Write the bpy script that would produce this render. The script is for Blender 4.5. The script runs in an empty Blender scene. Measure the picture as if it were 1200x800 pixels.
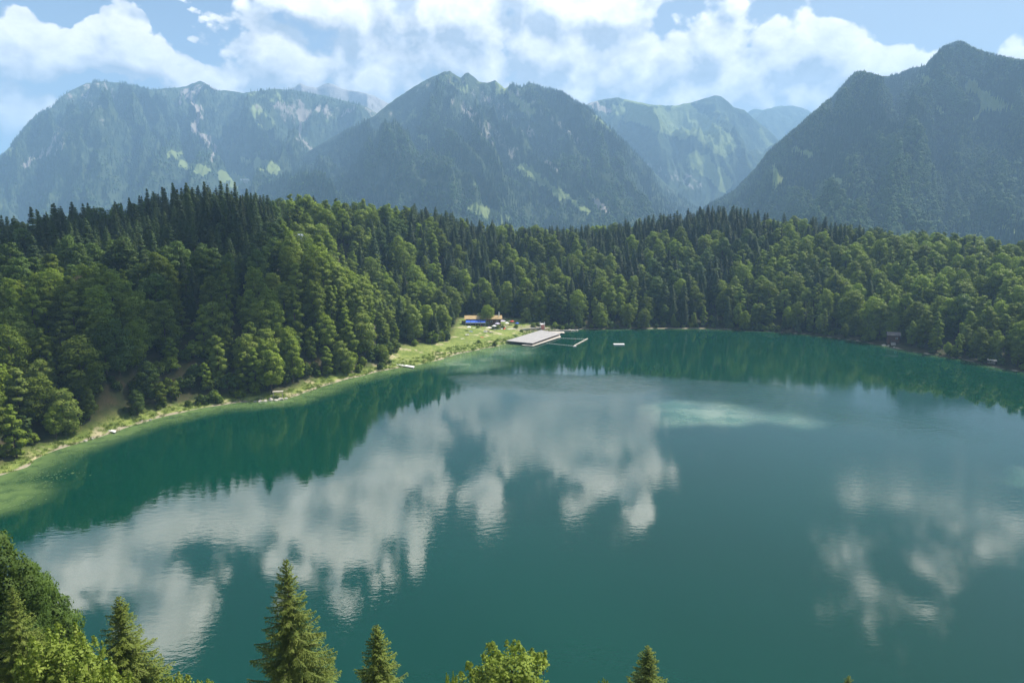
import bpy, bmesh, math, random
import numpy as np
from mathutils import Vector, Matrix, Quaternion, Euler
R = math.radians
random.seed(7)
SC = bpy.context.scene
COL = SC.collection

# ------------------------------------------------------------------ camera
CAM_H = 80.0
F = 800.0                       # focal length in pixels of the 1200 px wide photograph
PITCH = math.atan(150 / 800)
SP, CP = math.sin(PITCH), math.cos(PITCH)
cam_d = bpy.data.cameras.new('camera')
cam_d.sensor_width = 36.0
cam_d.lens = 24.0
cam_d.clip_start = 0.5
cam_d.clip_end = 60000.0
cam = bpy.data.objects.new('camera', cam_d)
COL.objects.link(cam)
cam.location = (0, 0, CAM_H)
cam.rotation_euler = (R(90) - PITCH, 0, 0)
SC.camera = cam

def ray(px, py):
    dx = px - 600.0
    dy = F * CP + (400.0 - py) * SP
    dz = -F * SP + (400.0 - py) * CP
    return dx, dy, dz
def at(px, py, z=0.0):
    dx, dy, dz = ray(px, py)
    t = (z - CAM_H) / dz
    return dx * t, dy * t
def up(px, py, Y):
    dx, dy, dz = ray(px, py)
    return dx * Y / dy, CAM_H + dz * Y / dy
def proj(X, Y, Z):
    Zr = Z - CAM_H
    f = Y * CP - Zr * SP
    u = Y * SP + Zr * CP
    f = np.maximum(f, 1.0)
    return 600 + F * X / f, 400 - F * u / f

# ------------------------------------------------------------------ world and sun
SUN_AZ, SUN_EL = R(58), R(52)   # azimuth clockwise from the view direction (+Y)
SUN = Vector((math.cos(SUN_EL) * math.sin(SUN_AZ), math.cos(SUN_EL) * math.cos(SUN_AZ), math.sin(SUN_EL)))
SC.view_settings.view_transform = 'Standard'
SC.view_settings.look = 'None'
SC.view_settings.exposure = 0.85
SC.view_settings.gamma = 1.0
SC.cycles.max_bounces = 6
SC.cycles.diffuse_bounces = 2
SC.cycles.glossy_bounces = 3
SC.cycles.transmission_bounces = 3
SC.cycles.volume_bounces = 1
SC.cycles.use_denoising = True
SC.cycles.sample_clamp_indirect = 4.0

sun_d = bpy.data.lights.new('sun', 'SUN')
sun_d.energy = 5.0
sun_d.angle = R(0.5)
sun_d.color = (1.0, 0.94, 0.84)
sun_o = bpy.data.objects.new('sun', sun_d)
COL.objects.link(sun_o)
sun_o.rotation_euler = SUN.to_track_quat('Z', 'Y').to_euler()
sun_o.location = (0, 0, 500)

class NT:
    """small helper around a node tree"""
    def __init__(s, nt): s.nt = nt; s.N = nt.nodes; s.L = nt.links
    def put(s, sock, v):
        if isinstance(v, bpy.types.NodeSocket): s.L.new(v, sock)
        elif v is not None: sock.default_value = v
    def node(s, typ, out=0, **kw):
        n = s.N.new(typ)
        ins = kw.pop('ins', {})
        for k, v in kw.items(): setattr(n, k, v)
        for k, v in ins.items(): s.put(n.inputs[k], v)
        return n.outputs[out] if out is not None else n
    def m(s, op, a, b=None, c=None, clamp=False):
        n = s.N.new('ShaderNodeMath'); n.operation = op; n.use_clamp = clamp
        s.put(n.inputs[0], a); s.put(n.inputs[1], b); s.put(n.inputs[2], c)
        return n.outputs[0]
    def v(s, op, a, b=None, c=None, out=0):
        n = s.N.new('ShaderNodeVectorMath'); n.operation = op
        s.put(n.inputs[0], a); s.put(n.inputs[1], b); s.put(n.inputs[2], c)
        return n.outputs[out]
    def mix(s, f, a, b, typ='MIX'):
        n = s.N.new('ShaderNodeMix'); n.data_type = 'RGBA'; n.blend_type = typ
        s.put(n.inputs[0], f)
        for i, x in ((6, a), (7, b)):
            s.put(n.inputs[i], x if isinstance(x, bpy.types.NodeSocket) else (*x[:3], 1))
        return n.outputs[2]
    def ss(s, x, lo, hi, a=0.0, b=1.0, kind='SMOOTHSTEP'):
        n = s.N.new('ShaderNodeMapRange'); n.interpolation_type = kind; n.clamp = True if kind == 'LINEAR' else n.clamp
        s.put(n.inputs[0], x); s.put(n.inputs[1], lo); s.put(n.inputs[2], hi); s.put(n.inputs[3], a); s.put(n.inputs[4], b)
        return n.outputs[0]
    def noise(s, vec, scale, detail=4, rough=0.55, dist=0.0, out=0):
        n = s.N.new('ShaderNodeTexNoise')
        s.put(n.inputs['Vector'], vec); n.inputs['Scale'].default_value = scale
        n.inputs['Detail'].default_value = detail; n.inputs['Roughness'].default_value = rough
        n.inputs['Distortion'].default_value = dist
        return n.outputs[out]
    def attr(s, name, out=2):
        n = s.N.new('ShaderNodeAttribute'); n.attribute_name = name
        return n.outputs[out]

def ang(px, py, mirrored=False):
    """azimuth and elevation of a line of sight (or of the sky seen mirrored in the lake there)"""
    dx, dy, dz = ray(px, py)
    v = Vector((dx, dy, -dz if mirrored else dz)).normalized()
    return math.atan2(v.x, v.y), math.asin(v.z)

# clouds: (px, py, radius x, radius y, weight, mirrored in the lake?)
CLOUDS = [
    (75, 58, 95, 30, 1.0, 0), (150, 60, 45, 34, 1.0, 0), (20, 70, 70, 30, .95, 0), (10, 130, 62, 38, .9, 0),
    (250, 92, 70, 26, 1, 0), (330, 78, 90, 42, 1, 0), (300, 52, 52, 40, .9, 0), (430, 100, 80, 32, .95, 0),
    (420, 12, 130, 34, 1, 0), (540, 30, 150, 66, 1, 0), (640, 62, 110, 60, 1.05, 0), (690, 15, 85, 44, .95, 0),
    (760, 82, 120, 44, 1, 0), (845, 58, 56, 46, 1, 0), (890, 82, 110, 42, 1, 0), (950, 62, 62, 36, 1, 0),
    (1010, 78, 66, 28, 1, 0), (1065, 72, 40, 15, .85, 0), (860, 112, 150, 30, 1, 0), (700, 110, 120, 26, .9, 0),
    (1200, 56, 32, 18, .9, 0), (196, -3, 22, 9, .8, 0), (620, 110, 110, 30, .9, 0),
    (218, 50, 14, 7, .7, 0),
    # seen in the lake
    (120, 660, 150, 80, 1.0, 1), (230, 610, 170, 80, 1.0, 1), (330, 590, 160, 80, 1.0, 1), (420, 560, 110, 90, 1.0, 1),
    (500, 500, 120, 60, 1, 1), (600, 520, 80, 70, 1, 1), (575, 570, 44, 55, .95, 1), (680, 510, 90, 60, 1, 1),
    (725, 560, 62, 60, 1.0, 1), (400, 640, 100, 60, .9, 1), (200, 710, 110, 60, .9, 1), (620, 470, 160, 40, 1, 1),
    (1000, 575, 40, 44, .62, 1), (1080, 590, 100, 46, .62, 1), (1130, 595, 80, 50, .74, 1), (1020, 680, 70, 50, .74, 1), (1080, 645, 70, 50, .68, 1),
    (1190, 610, 70, 56, .68, 1),
]
def cloud_group():
    g = bpy.data.node_groups.new('cloud_field', 'ShaderNodeTree')
    g.interface.new_socket('dir', in_out='INPUT', socket_type='NodeSocketVector')
    g.interface.new_socket('density', in_out='OUTPUT', socket_type='NodeSocketFloat')
    t = NT(g)
    gi = g.nodes.new('NodeGroupInput'); go = g.nodes.new('NodeGroupOutput')
    d = t.v('NORMALIZE', gi.outputs[0])
    warp = t.noise(t.v('MULTIPLY', d, (1, 1, 1.5)), 5.0, 3, .5, out=1)
    warp = t.v('SUBTRACT', warp, (.5, .5, .5))
    dw = t.v('MULTIPLY_ADD', warp, (.09, .09, .05), d)
    s = t.node('ShaderNodeSeparateXYZ', None, ins={0: dw})
    a = t.m('ARCTAN2', s.outputs[0], s.outputs[1])
    e = t.m('ARCSINE', s.outputs[2])
    ae = t.node('ShaderNodeCombineXYZ', ins={0: a, 1: e})
    M = None
    for (px, py, rx, ry, w, mir) in CLOUDS:
        ca, ce = ang(px, py, mir)
        ra = abs(ang(px + rx, py, mir)[0] - ang(px - rx, py, mir)[0]) / 2
        re = abs(ang(px, py + ry, mir)[1] - ang(px, py - ry, mir)[1]) / 2
        q = t.v('MULTIPLY_ADD', ae, (1 / ra, 1 / re, 0), (-ca / ra, -ce / re, 0))
        l = t.v('LENGTH', q, out=1)
        k = t.m('MULTIPLY_ADD', l, -.75, w + (.0 if mir else .16))
        if M is None: M = k
        else:
            n = t.m('SMOOTH_MAX', M, k, .22); M = n
    M = t.m('MAXIMUM', M, -1.0)
    # broken cumulus over the rest of the sky
    big = t.noise(t.v('MULTIPLY', d, (1, 1, 2.0)), 2.6, 2, .5)
    big = t.ss(big, .36, .66, -1.2, .45, 'LINEAR')
    away = t.m('MAXIMUM', t.ss(t.m('ABSOLUTE', a), .74, .95), t.ss(e, .62, .8))
    M = t.m('MAXIMUM', M, t.m('ADD', big, t.ss(away, 0, 1, -2.0, 0.0)))
    P = t.v('MULTIPLY', d, (1, 1, 1.1))
    n1 = t.noise(P, 12, 10, .58, .1)
    v = t.node('ShaderNodeTexVoronoi', 0, feature='SMOOTH_F1', ins={'Vector': t.v('MULTIPLY_ADD', warp, (.06, .06, .06), P), 'Scale': 20.0, 'Detail': 3.0, 'Roughness': .5, 'Smoothness': .6})
    puff = t.m('MULTIPLY_ADD', v, -.9, .42)
    dens = t.m('ADD', t.m('MULTIPLY_ADD', t.m('SUBTRACT', n1, .5), 1.7, t.m('SUBTRACT', M, -.16)), t.m('MULTIPLY', puff, 1.05))
    g.links.new(dens, go.inputs[0])
    return g

CLOUD_GAIN = 9.6
SKY_STRENGTH = 0.07
def make_world():
    w = bpy.data.worlds.new('World')
    SC.world = w
    w.use_nodes = True
    w.cycles.sampling_method = 'MANUAL'
    w.cycles.sample_map_resolution = 512
    nt = w.node_tree
    t = NT(nt)
    nt.nodes.clear()
    out = nt.nodes.new('ShaderNodeOutputWorld')
    bg = nt.nodes.new('ShaderNodeBackground')
    sky = nt.nodes.new('ShaderNodeTexSky')
    sky.sky_type = 'NISHITA'; sky.sun_disc = False
    sky.sun_elevation = SUN_EL; sky.sun_rotation = SUN_AZ
    sky.altitude = 900; sky.air_density = 1.0; sky.dust_density = 1.2; sky.ozone_density = 1.2
    tc = nt.nodes.new('ShaderNodeTexCoord')
    d = tc.outputs['Generated']
    g = cloud_group()
    def field(vec):
        n = nt.nodes.new('ShaderNodeGroup'); n.node_tree = g
        nt.links.new(vec, n.inputs[0]); return n.outputs[0]
    d0 = field(d)
    d1 = field(t.v('ADD', d, (.016, .0, .030)))
    xyz_ = t.node('ShaderNodeSeparateXYZ', None, ins={0: t.v('NORMALIZE', d)})
    thin = t.m('MULTIPLY', t.ss(xyz_.outputs[0], .18, .34), t.ss(xyz_.outputs[2], .24, .34, 0, .75))      # thinner, frayed cumulus towards the sun
    alpha = t.ss(d0, t.m('MULTIPLY', thin, -.38), t.m('ADD', thin, t.ss(t.noise(t.v('NORMALIZE', d), 5.0, 2, .5), .35, .65, .10, .42, 'LINEAR')))
    lit = t.ss(t.m('SUBTRACT', d0, d1), -.34, .46, 0, 1, 'LINEAR')
    thick = t.ss(d0, .3, 1.3)
    grey = t.mix(thick, (.46, .50, .56), (.33, .37, .43))
    white = t.mix(thick, (1.25, 1.19, 1.10), (1.02, 1.0, .97))
    cl = t.mix(lit, grey, white)
    hi = t.noise(t.v('MULTIPLY', t.v('NORMALIZE', d), (1, 1, 1.5)), 34, 6, .62, .3)
    k_ = t.v('SCALE', cl, None); t.L.new(t.ss(hi, .3, .7, .80, 1.16, 'LINEAR'), k_.node.inputs[3]); cl = k_
    z = t.node('ShaderNodeSeparateXYZ', None, ins={0: t.v('NORMALIZE', d)}).outputs[2]
    # brightness rises with elevation, so out-of-view clouds reflect stronger in the lake
    gain = t.ss(z, .22, .50, CLOUD_GAIN, CLOUD_GAIN * 4.6)
    sc_ = t.v('SCALE', cl, None); t.L.new(gain, sc_.node.inputs[3]); cl = sc_
    # thin milky veil between the clouds, stronger towards the right and the horizon
    veil_n = t.noise(t.v('MULTIPLY', d, (1, 1, 3)), 3.2, 5, .6)
    x = t.node('ShaderNodeSeparateXYZ', None, ins={0: t.v('NORMALIZE', d)}).outputs[0]
    veil = t.m('ADD', t.m('MULTIPLY', veil_n, .35), t.ss(x, -.35, .35, -.04, .32))
    veil = t.m('ADD', veil, t.ss(z, .0, .5, .16, -.12), clamp=True)
    base = t.mix(veil, sky.outputs[0], (3.9, 4.2, 4.4))
    col = t.mix(alpha, base, cl)
    nt.links.new(col, bg.inputs[0])
    bg.inputs[1].default_value = SKY_STRENGTH
    nt.links.new(bg.outputs[0], out.inputs[0])
make_world()

# ------------------------------------------------------------------ small helpers
def tag(o, label=None, cat=None, group=None, kind=None):
    if label: o['label'] = label
    if cat: o['category'] = cat
    if group: o['group'] = group
    if kind: o['kind'] = kind
    return o
def empty(name, loc, rz=0.0, sc=1.0):
    o = bpy.data.objects.new(name, None)
    o.empty_display_size = 1.0
    COL.objects.link(o); o.location = loc; o.rotation_euler = (0, 0, rz)
    o.scale = sc if isinstance(sc, (tuple, list)) else (sc,) * 3
    return o
def mesh_np(name, V, Fc, mats, midx=None, smooth=False):
    """mesh from numpy arrays; Fc is (n,3) or (n,4)"""
    me = bpy.data.meshes.new(name)
    V = np.asarray(V, dtype=np.float32); Fc = np.asarray(Fc, dtype=np.int32)
    k = Fc.shape[1]
    me.vertices.add(len(V)); me.vertices.foreach_set('co', V.ravel())
    me.loops.add(Fc.size); me.loops.foreach_set('vertex_index', Fc.ravel())
    me.polygons.add(len(Fc))
    me.polygons.foreach_set('loop_start', np.arange(0, Fc.size, k, dtype=np.int32))
    if midx is not None: me.polygons.foreach_set('material_index', np.asarray(midx, dtype=np.int32))
    me.polygons.foreach_set('use_smooth', np.full(len(Fc), smooth, dtype=bool))
    for m in mats: me.materials.append(m)
    me.update(calc_edges=True)
    return me
def link(name, me, parent=None, loc=(0, 0, 0)):
    o = bpy.data.objects.new(name, me)
    COL.objects.link(o); o.location = loc
    if parent: o.parent = parent
    return o
def fattr(me, name, arr):
    a = me.attributes.new(name, 'FLOAT', 'POINT')
    a.data.foreach_set('value', np.asarray(arr, dtype=np.float32))

def vnoise(x, y, seed=0):
    """2-D gradient noise, about -1..1"""
    xi = np.floor(x).astype(np.int64); yi = np.floor(y).astype(np.int64)
    xf = x - xi; yf = y - yi
    def h(a, b):
        n = (a * 374761393 + b * 668265263 + seed * 974711) & 0xffffffff
        n = ((n ^ (n >> 13)) * 1274126177) & 0xffffffff
        n = n ^ (n >> 16)
        th = (n & 0xffff) / 65536.0 * 2 * np.pi
        return np.cos(th), np.sin(th)
    u = xf * xf * xf * (xf * (xf * 6 - 15) + 10); v = yf * yf * yf * (yf * (yf * 6 - 15) + 10)
    def dt(a, b, fx, fy):
        gx, gy = h(a, b); return gx * fx + gy * fy
    n00 = dt(xi, yi, xf, yf); n10 = dt(xi + 1, yi, xf - 1, yf)
    n01 = dt(xi, yi + 1, xf, yf - 1); n11 = dt(xi + 1, yi + 1, xf - 1, yf - 1)
    return 1.5 * ((n00 * (1 - u) + n10 * u) * (1 - v) + (n01 * (1 - u) + n11 * u) * v)
def fbm(x, y, oct=5, seed=0, gain=.5):
    s = 0; a = 1; n = 0
    for i in range(oct):
        s = s + a * vnoise(x, y, seed + i * 17); n += a; a *= gain; x = x * 2.03 + 11.3; y = y * 2.03 - 7.1
    return s / n
def ridged(x, y, oct=5, seed=0, gain=.5):
    s = 0; a = 1; n = 0; w = 1
    for i in range(oct):
        r = 1 - np.abs(vnoise(x, y, seed + i * 31)); r = r * r
        s = s + a * r * w; n += a; w = np.clip(r * 1.6, 0, 1); a *= gain; x = x * 2.07 + 5.3; y = y * 2.07 - 3.1
    return s / n
def sstep(x, a, b):
    t = np.clip((x - a) / (b - a), 0, 1); return t * t * (3 - 2 * t)

# ------------------------------------------------------------------ materials
def new_mat(name):
    m = bpy.data.materials.new(name); m.use_nodes = True
    t = NT(m.node_tree)
    b = m.node_tree.nodes['Principled BSDF']
    return m, t, b
def plain(name, col, rough=.7, var=.12, scale=3.0, metal=0.0, spec=.3):
    m, t, b = new_mat(name)
    tc = t.node('ShaderNodeTexCoord', 3)
    n = t.noise(tc, scale, 5, .6)
    f = t.ss(n, .3, .7, 1 - var, 1 + var, 'LINEAR')
    c = t.v('SCALE', (*col,), None); c.node.inputs[3].default_value = 1
    t.L.new(f, c.node.inputs[3])
    t.L.new(c, b.inputs['Base Color'])
    b.inputs['Roughness'].default_value = rough; b.inputs['Metallic'].default_value = metal
    b.inputs['Specular IOR Level'].default_value = spec
    return m
def foliage(name, c0, c1, transl=.25, scale=.35, rand=.36):
    """leaves: two real leaf tones mixed by clump, with a tone of its own for each tree"""
    m, t, b = new_mat(name)
    geo = t.node('ShaderNodeTexCoord', 3); spec_ = .03 if transl < .1 else .10
    n = t.noise(geo, scale, 4, .6)
    f = t.ss(n, .32, .68)
    oi = m.node_tree.nodes.new('ShaderNodeObjectInfo')
    c = t.mix(f, c0, c1)
    val = t.ss(oi.outputs['Random'], 0, 1, 1 - rand, 1 + rand, 'LINEAR')
    hue = t.m('FRACT', t.m('MULTIPLY', oi.outputs['Random'], 7.31))
    c = t.mix(t.m('MULTIPLY', hue, .75), c, (c0[0] * 1.45, c0[1] * 1.35, c0[2] * 1.0))
    h = t.node('ShaderNodeHueSaturation', 0, ins={'Value': val, 'Color': c})
    t.L.new(h, b.inputs['Base Color'])
    b.inputs['Roughness'].default_value = .55; b.inputs['Specular IOR Level'].default_value = spec_
    tr = m.node_tree.nodes.new('ShaderNodeBsdfTranslucent')
    c2 = t.v('MULTIPLY', h, (1.15, 1.25, .55))
    t.L.new(c2, tr.inputs[0])
    mx = m.node_tree.nodes.new('ShaderNodeMixShader'); mx.inputs[0].default_value = transl
    out = m.node_tree.nodes['Material Output']
    t.L.new(b.outputs[0], mx.inputs[1]); t.L.new(tr.outputs[0], mx.inputs[2]); t.L.new(mx.outputs[0], out.inputs[0])
    return m
M_BARK = plain('bark', (.10, .08, .06), .9, .35, 6)
M_BARK_PALE = plain('pale_bark', (.22, .19, .16), .9, .3, 4)
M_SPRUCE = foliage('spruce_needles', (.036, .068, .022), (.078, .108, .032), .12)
M_SPRUCE_NEAR = foliage('sunlit_spruce_needles', (.12, .165, .035), (.20, .24, .055), .25, .8, .1)  # sunlight put into the needle tone: brighter, since these crowns stand backlit
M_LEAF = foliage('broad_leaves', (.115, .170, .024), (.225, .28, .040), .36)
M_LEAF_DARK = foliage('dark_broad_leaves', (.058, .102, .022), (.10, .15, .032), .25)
M_LEAF_NEAR = foliage('pale_sunlit_leaves', (.17, .235, .045), (.27, .32, .075), .35, .9, .1)  # pale leaf tone, raised further to lift the backlit near crowns
M_FARTREE = foliage('mountain_spruces', (.024, .050, .024), (.040, .070, .028), .05, .02, .20)
M_FARLEAF = foliage('mountain_broad_leaves', (.045, .082, .028), (.075, .118, .036), .05, .02, .24)

# ------------------------------------------------------------------ lake outline and terrain
shore_px = [(0, 558), (60, 530), (130, 507), (180, 491), (250, 476), (300, 470), (340, 466), (390, 449), (450, 434), (500, 425),
            (545, 413), (590, 404), (615, 399), (640, 391), (658, 387.5), (690, 386), (730, 385.5), (800, 385), (860, 386.5), (930, 390.5), (985, 397),
            (1035, 405), (1080, 414), (1130, 422), (1165, 430), (1200, 436)]
shore = [at(*p) for p in shore_px]
shore += [(325, 300), (372, 230), (392, 160), (370, 110), (300, 92), (200, 88), (110, 86), (40, 90), (-20, 92), (-65, 96), (-92, 112), (-120, 132), (-160, 150), (-188, 172)]
def catmull(P, n=6):
    P = np.array(P); N = len(P); out = []
    for i in range(N):
        p0, p1, p2, p3 = P[i - 1], P[i], P[(i + 1) % N], P[(i + 2) % N]
        for k in range(n):
            t = k / n
            out.append(.5 * ((2 * p1) + (-p0 + p2) * t + (2 * p0 - 5 * p1 + 4 * p2 - p3) * t * t + (-p0 + 3 * p1 - 3 * p2 + p3) * t ** 3))
    return np.array(out)
SH = catmull(shore, 5)
def poly_sd(P, X, Y):
    """signed distance, negative inside"""
    X = np.asarray(X, float); Y = np.asarray(Y, float)
    sh = X.shape; x = X.ravel(); y = Y.ravel()
    d = np.full(x.shape, 1e18); ins = np.zeros(x.shape, bool)
    N = len(P)
    for i in range(N):
        ax, ay = P[i]; bx, by = P[(i + 1) % N]
        ex, ey = bx - ax, by - ay; wx, wy = x - ax, y - ay
        t = np.clip((wx * ex + wy * ey) / (ex * ex + ey * ey + 1e-9), 0, 1)
        d = np.minimum(d, (wx - ex * t) ** 2 + (wy - ey * t) ** 2)
        c = ((ay > y) != (by > y))
        with np.errstate(divide='ignore', invalid='ignore'):
            xi = ax + (y - ay) * ex / (ey if ey != 0 else 1e-9)
        ins ^= c & (x < xi)
    d = np.sqrt(d)
    return np.where(ins, -d, d).reshape(sh)
def lake_sd(X, Y):
    w = 1.6
    return poly_sd(SH, X + w * vnoise(np.asarray(X) / 14, np.asarray(Y) / 14, 3), Y + w * vnoise(np.asarray(X) / 14, np.asarray(Y) / 14, 9))

ctrl = []
for i in range(0, len(SH), 5): ctrl.append((SH[i][0], SH[i][1], 0.0))
def cp(px, Y, z): ctrl.append(((px - 600) / 790 * Y, Y, z))
for a in [(-300, 280, 38), (-150, 300, 40), (0, 330, 42), (60, 300, 41), (130, 345, 49), (200, 395, 60), (260, 420, 69), (320, 445, 61),
          (390, 520, 66), (450, 540, 61), (500, 560, 55), (560, 600, 47), (640, 640, 42), (700, 650, 43), (780, 650, 54), (840, 640, 60),
          (900, 620, 52), (960, 600, 49), (1000, 580, 42), (1050, 565, 40), (1100, 545, 39), (1200, 490, 32), (1350, 430, 32), (1600, 330, 36),
          (300, 345, 38), (340, 352, 42), (380, 362, 40), (420, 372, 23), (445, 372, 8), (462, 385, 5), (440, 430, 10), (400, 440, 26), (480, 470, 12), (520, 500, 12),
          (555, 492, 5.5), (600, 478, 4), (640, 470, 2.6), (545, 440, 4.0), (520, 420, 3.0), (500, 400, 3.5),
          (120, 262, 16), (200, 300, 22), (60, 262, 24), (560, 545, 22), (640, 545, 18), (590, 520, 10), (200, 345, 42),
          (-100, 240, 26), (0, 270, 30), (750, 560, 26), (900, 530, 24), (1050, 480, 20), (1150, 430, 14)]: cp(*a)
for a in [(0, 850), (300, 800), (600, 950), (850, 950), (1100, 850), (1300, 800), (-200, 700), (1500, 600)]: cp(a[0], a[1], -30)
ctrl += [(-500, 200, 40), (-350, 60, 60), (-600, 500, 0), (550, 200, 40), (520, 60, 50), (700, 400, 20),
         (0, 0, 62), (0, 30, 43), (-25, 30, 46), (30, 30, 42), (0, 62, 20), (-45, 60, 26), (60, 60, 20), (-80, 60, 36), (-110, 80, 28), (-130, 40, 48), (-60, 20, 52), (-160, 120, 14),
         (0, -100, 80), (200, 30, 45), (-200, -60, 75), (350, 0, 55), (100, 20, 45)]
CT = np.array(ctrl, float)
def kern(r): return np.sqrt(r * r + 18.0 ** 2)
A = kern(np.hypot(CT[:, None, 0] - CT[None, :, 0], CT[:, None, 1] - CT[None, :, 1]))
Nc = len(CT)
Af = np.zeros((Nc + 1, Nc + 1)); Af[:Nc, :Nc] = A + np.eye(Nc) * .01; Af[Nc, :Nc] = 1; Af[:Nc, Nc] = 1
Wr = np.linalg.solve(Af, np.append(CT[:, 2], 0))
def ground_z(X, Y, sd=None):
    X = np.asarray(X, float); Y = np.asarray(Y, float); sh = X.shape
    x = X.ravel(); y = Y.ravel()
    if sd is None: sd = lake_sd(x, y)
    sd = np.asarray(sd).ravel()
    z = np.full(x.shape, Wr[Nc])
    for i in range(Nc): z += Wr[i] * kern(np.hypot(x - CT[i, 0], y - CT[i, 1]))
    z = z + 2.2 * fbm(x / 45, y / 45, 4, 5) * sstep(sd, 8, 60)
    far = sstep(np.hypot(x, y - 250), 620, 900)
    z = z * (1 - far) + (-40) * far
    land = np.maximum(z, .25 + .02 * np.clip(sd, 0, 30)) * sstep(sd, -2, 22) + .35 * sstep(sd, -1.5, 2.5)
    bed = -np.minimum(.32 * -sd, 9)
    return np.where(sd < 0, np.maximum(bed, -9) + .05, land).reshape(sh)
def gz(x, y): return float(ground_z(np.array([x]), np.array([y]))[0])

meadow_px = [(468, 432), (500, 424), (545, 412), (600, 400), (656, 388), (668, 384), (640, 380), (612, 378), (585, 376), (560, 375), (541, 376), (536, 384), (528, 398), (505, 409), (470, 414), (455, 424)]
MEADOW = np.array([at(px, py, 3.0 if py < 400 else 0.5) for px, py in meadow_px])
opening = np.array([at(*p) for p in [(100, 513), (178, 494), (174, 489), (125, 501)]])
strip = np.array([at(*p) for p in [(300, 473), (345, 469), (395, 452), (450, 437), (480, 430), (470, 421), (440, 435), (390, 446), (345, 462), (300, 470)]])

M_GROUND, t, b = new_mat('ground')
tc = t.node('ShaderNodeTexCoord', 3)
nz = t.noise(tc, .25, 6, .65); n2 = t.noise(tc, 1.7, 4, .6)
forest = t.mix(t.ss(nz, .35, .65), (.030, .040, .016), (.060, .052, .030))
grass = t.mix(t.ss(nz, .38, .62), (.15, .20, .045), (.27, .30, .085))
grass = t.mix(t.ss(n2, .45, .62), grass, (.11, .16, .04))
worn = t.mix(t.ss(t.noise(tc, .11, 5, .6), .54, .66), grass, (.42, .37, .22))
sand = t.mix(n2, (.20, .17, .11), (.42, .37, .28))
c = t.mix(t.m('ADD', t.attr('meadow'), t.m('MULTIPLY', t.m('SUBTRACT', n2, .5), .4), clamp=True), forest, worn)
c = t.mix(t.ss(t.m('ADD', t.attr('shore'), t.m('MULTIPLY', t.m('SUBTRACT', nz, .5), .8)), .35, .75), c, sand)
t.L.new(c, b.inputs['Base Color']); b.inputs['Roughness'].default_value = .95; b.inputs['Specular IOR Level'].default_value = .1
bp = t.node('ShaderNodeBump', 0, ins={'Height': n2, 'Distance': .3, 'Strength': .6}); t.L.new(bp, b.inputs['Normal'])

gx = np.arange(-760, 861, 4.0); gy = np.arange(-160, 1001, 4.0)
GX, GY = np.meshgrid(gx, gy)
SDG = lake_sd(GX, GY)
GZ = ground_z(GX, GY, SDG)
def grid_faces(ny, nx):
    i = np.arange(ny * nx).reshape(ny, nx)
    return np.stack([i[:-1, :-1].ravel(), i[:-1, 1:].ravel(), i[1:, 1:].ravel(), i[1:, :-1].ravel()], 1)
GRAVEL = np.zeros(GX.shape)
for px_, py_, z_, rx_, w_ in [(590, 381, 4, 12, .55), (575, 381, 4.5, 9, .5), (612, 385.5, 2.6, 14, .6), (632, 385, 1.6, 14, .8), (650, 386, .8, 12, .8)]:
    cx0, cy0 = at(px_, py_, z_); GRAVEL = np.maximum(GRAVEL, w_ * (1 - sstep(np.hypot(GX - cx0, GY - cy0), rx_ * .3, rx_)))
me = mesh_np('ground', np.stack([GX.ravel(), GY.ravel(), GZ.ravel()], 1), grid_faces(*GX.shape), [M_GROUND], smooth=True)
md = np.maximum.reduce([sstep(-poly_sd(MEADOW, GX, GY), -6, 3), sstep(-poly_sd(opening, GX, GY), -5, 3), sstep(-poly_sd(strip, GX, GY), -5, 3),
                        sstep(SDG, 14, 5) * sstep(GX, 20, -20) * sstep(GY, 130, 160) if False else (1 - sstep(SDG, 5, 9)) * (1 - sstep(GX, 0, 40)) * sstep(GY, 130, 170)])
fattr(me, 'meadow', md.ravel())
fattr(me, 'shore', ((1 - sstep(SDG, .3, 2.6)) * np.where(GX > 60, .75, 1.0) + GRAVEL).clip(0, 1).ravel())
ground = tag(link('ground', me), kind='structure')

M_VALLEY = plain('valley_grass', (.09, .13, .05), .95, .4, .002)
s = 45000
vm = mesh_np('valley_floor', [(-s, -s, -41.5), (s, -s, -41.5), (s, s, -41.5), (-s, s, -41.5)], [(0, 1, 2, 3)], [M_VALLEY])
tag(link('valley_floor', vm), kind='structure')

# ------------------------------------------------------------------ the lake
M_WATER, t, b = new_mat('lake_water')
tc = t.node('ShaderNodeTexCoord', 3)
dep = t.attr('shallow'); rip = t.attr('ripple'); bank = t.attr('bank')
deepn = t.noise(tc, .012, 3, .5)
deep = t.mix(t.ss(deepn, .3, .7), (.0006, .033, .020), (.0012, .040, .025))
sn = t.noise(tc, .08, 5, .6)
sh_c = t.mix(t.ss(sn, .4, .6), (.14, .27, .17), (.25, .35, .24))
wcol = t.mix(t.m('MULTIPLY', dep, t.ss(sn, .2, .7, .65, 1.0)), deep, sh_c)
wcol = t.mix(t.m('MULTIPLY', bank, t.ss(t.noise(tc, .2, 5, .6), .3, .6, .5, 1.0)), wcol, (.16, .24, .08))
t.L.new(wcol, b.inputs['Base Color'])
b.inputs['Roughness'].default_value = .02
b.inputs['IOR'].default_value = 1.44
b.inputs['Specular IOR Level'].default_value = .5
mp = t.v('MULTIPLY', tc, (.55, 1.25, 1.0))
w1 = t.noise(mp, .55, 3, .55); w2 = t.noise(mp, 2.4, 2, .5); w3 = t.noise(t.v('MULTIPLY', tc, (.05, .11, 1)), 1.0, 3, .55)
calm = t.ss(t.noise(tc, .011, 4, .55), .35, .65, .12, .85)
hh = t.m('ADD', t.m('MULTIPLY', w1, .07), t.m('MULTIPLY', w2, .014))
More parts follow.
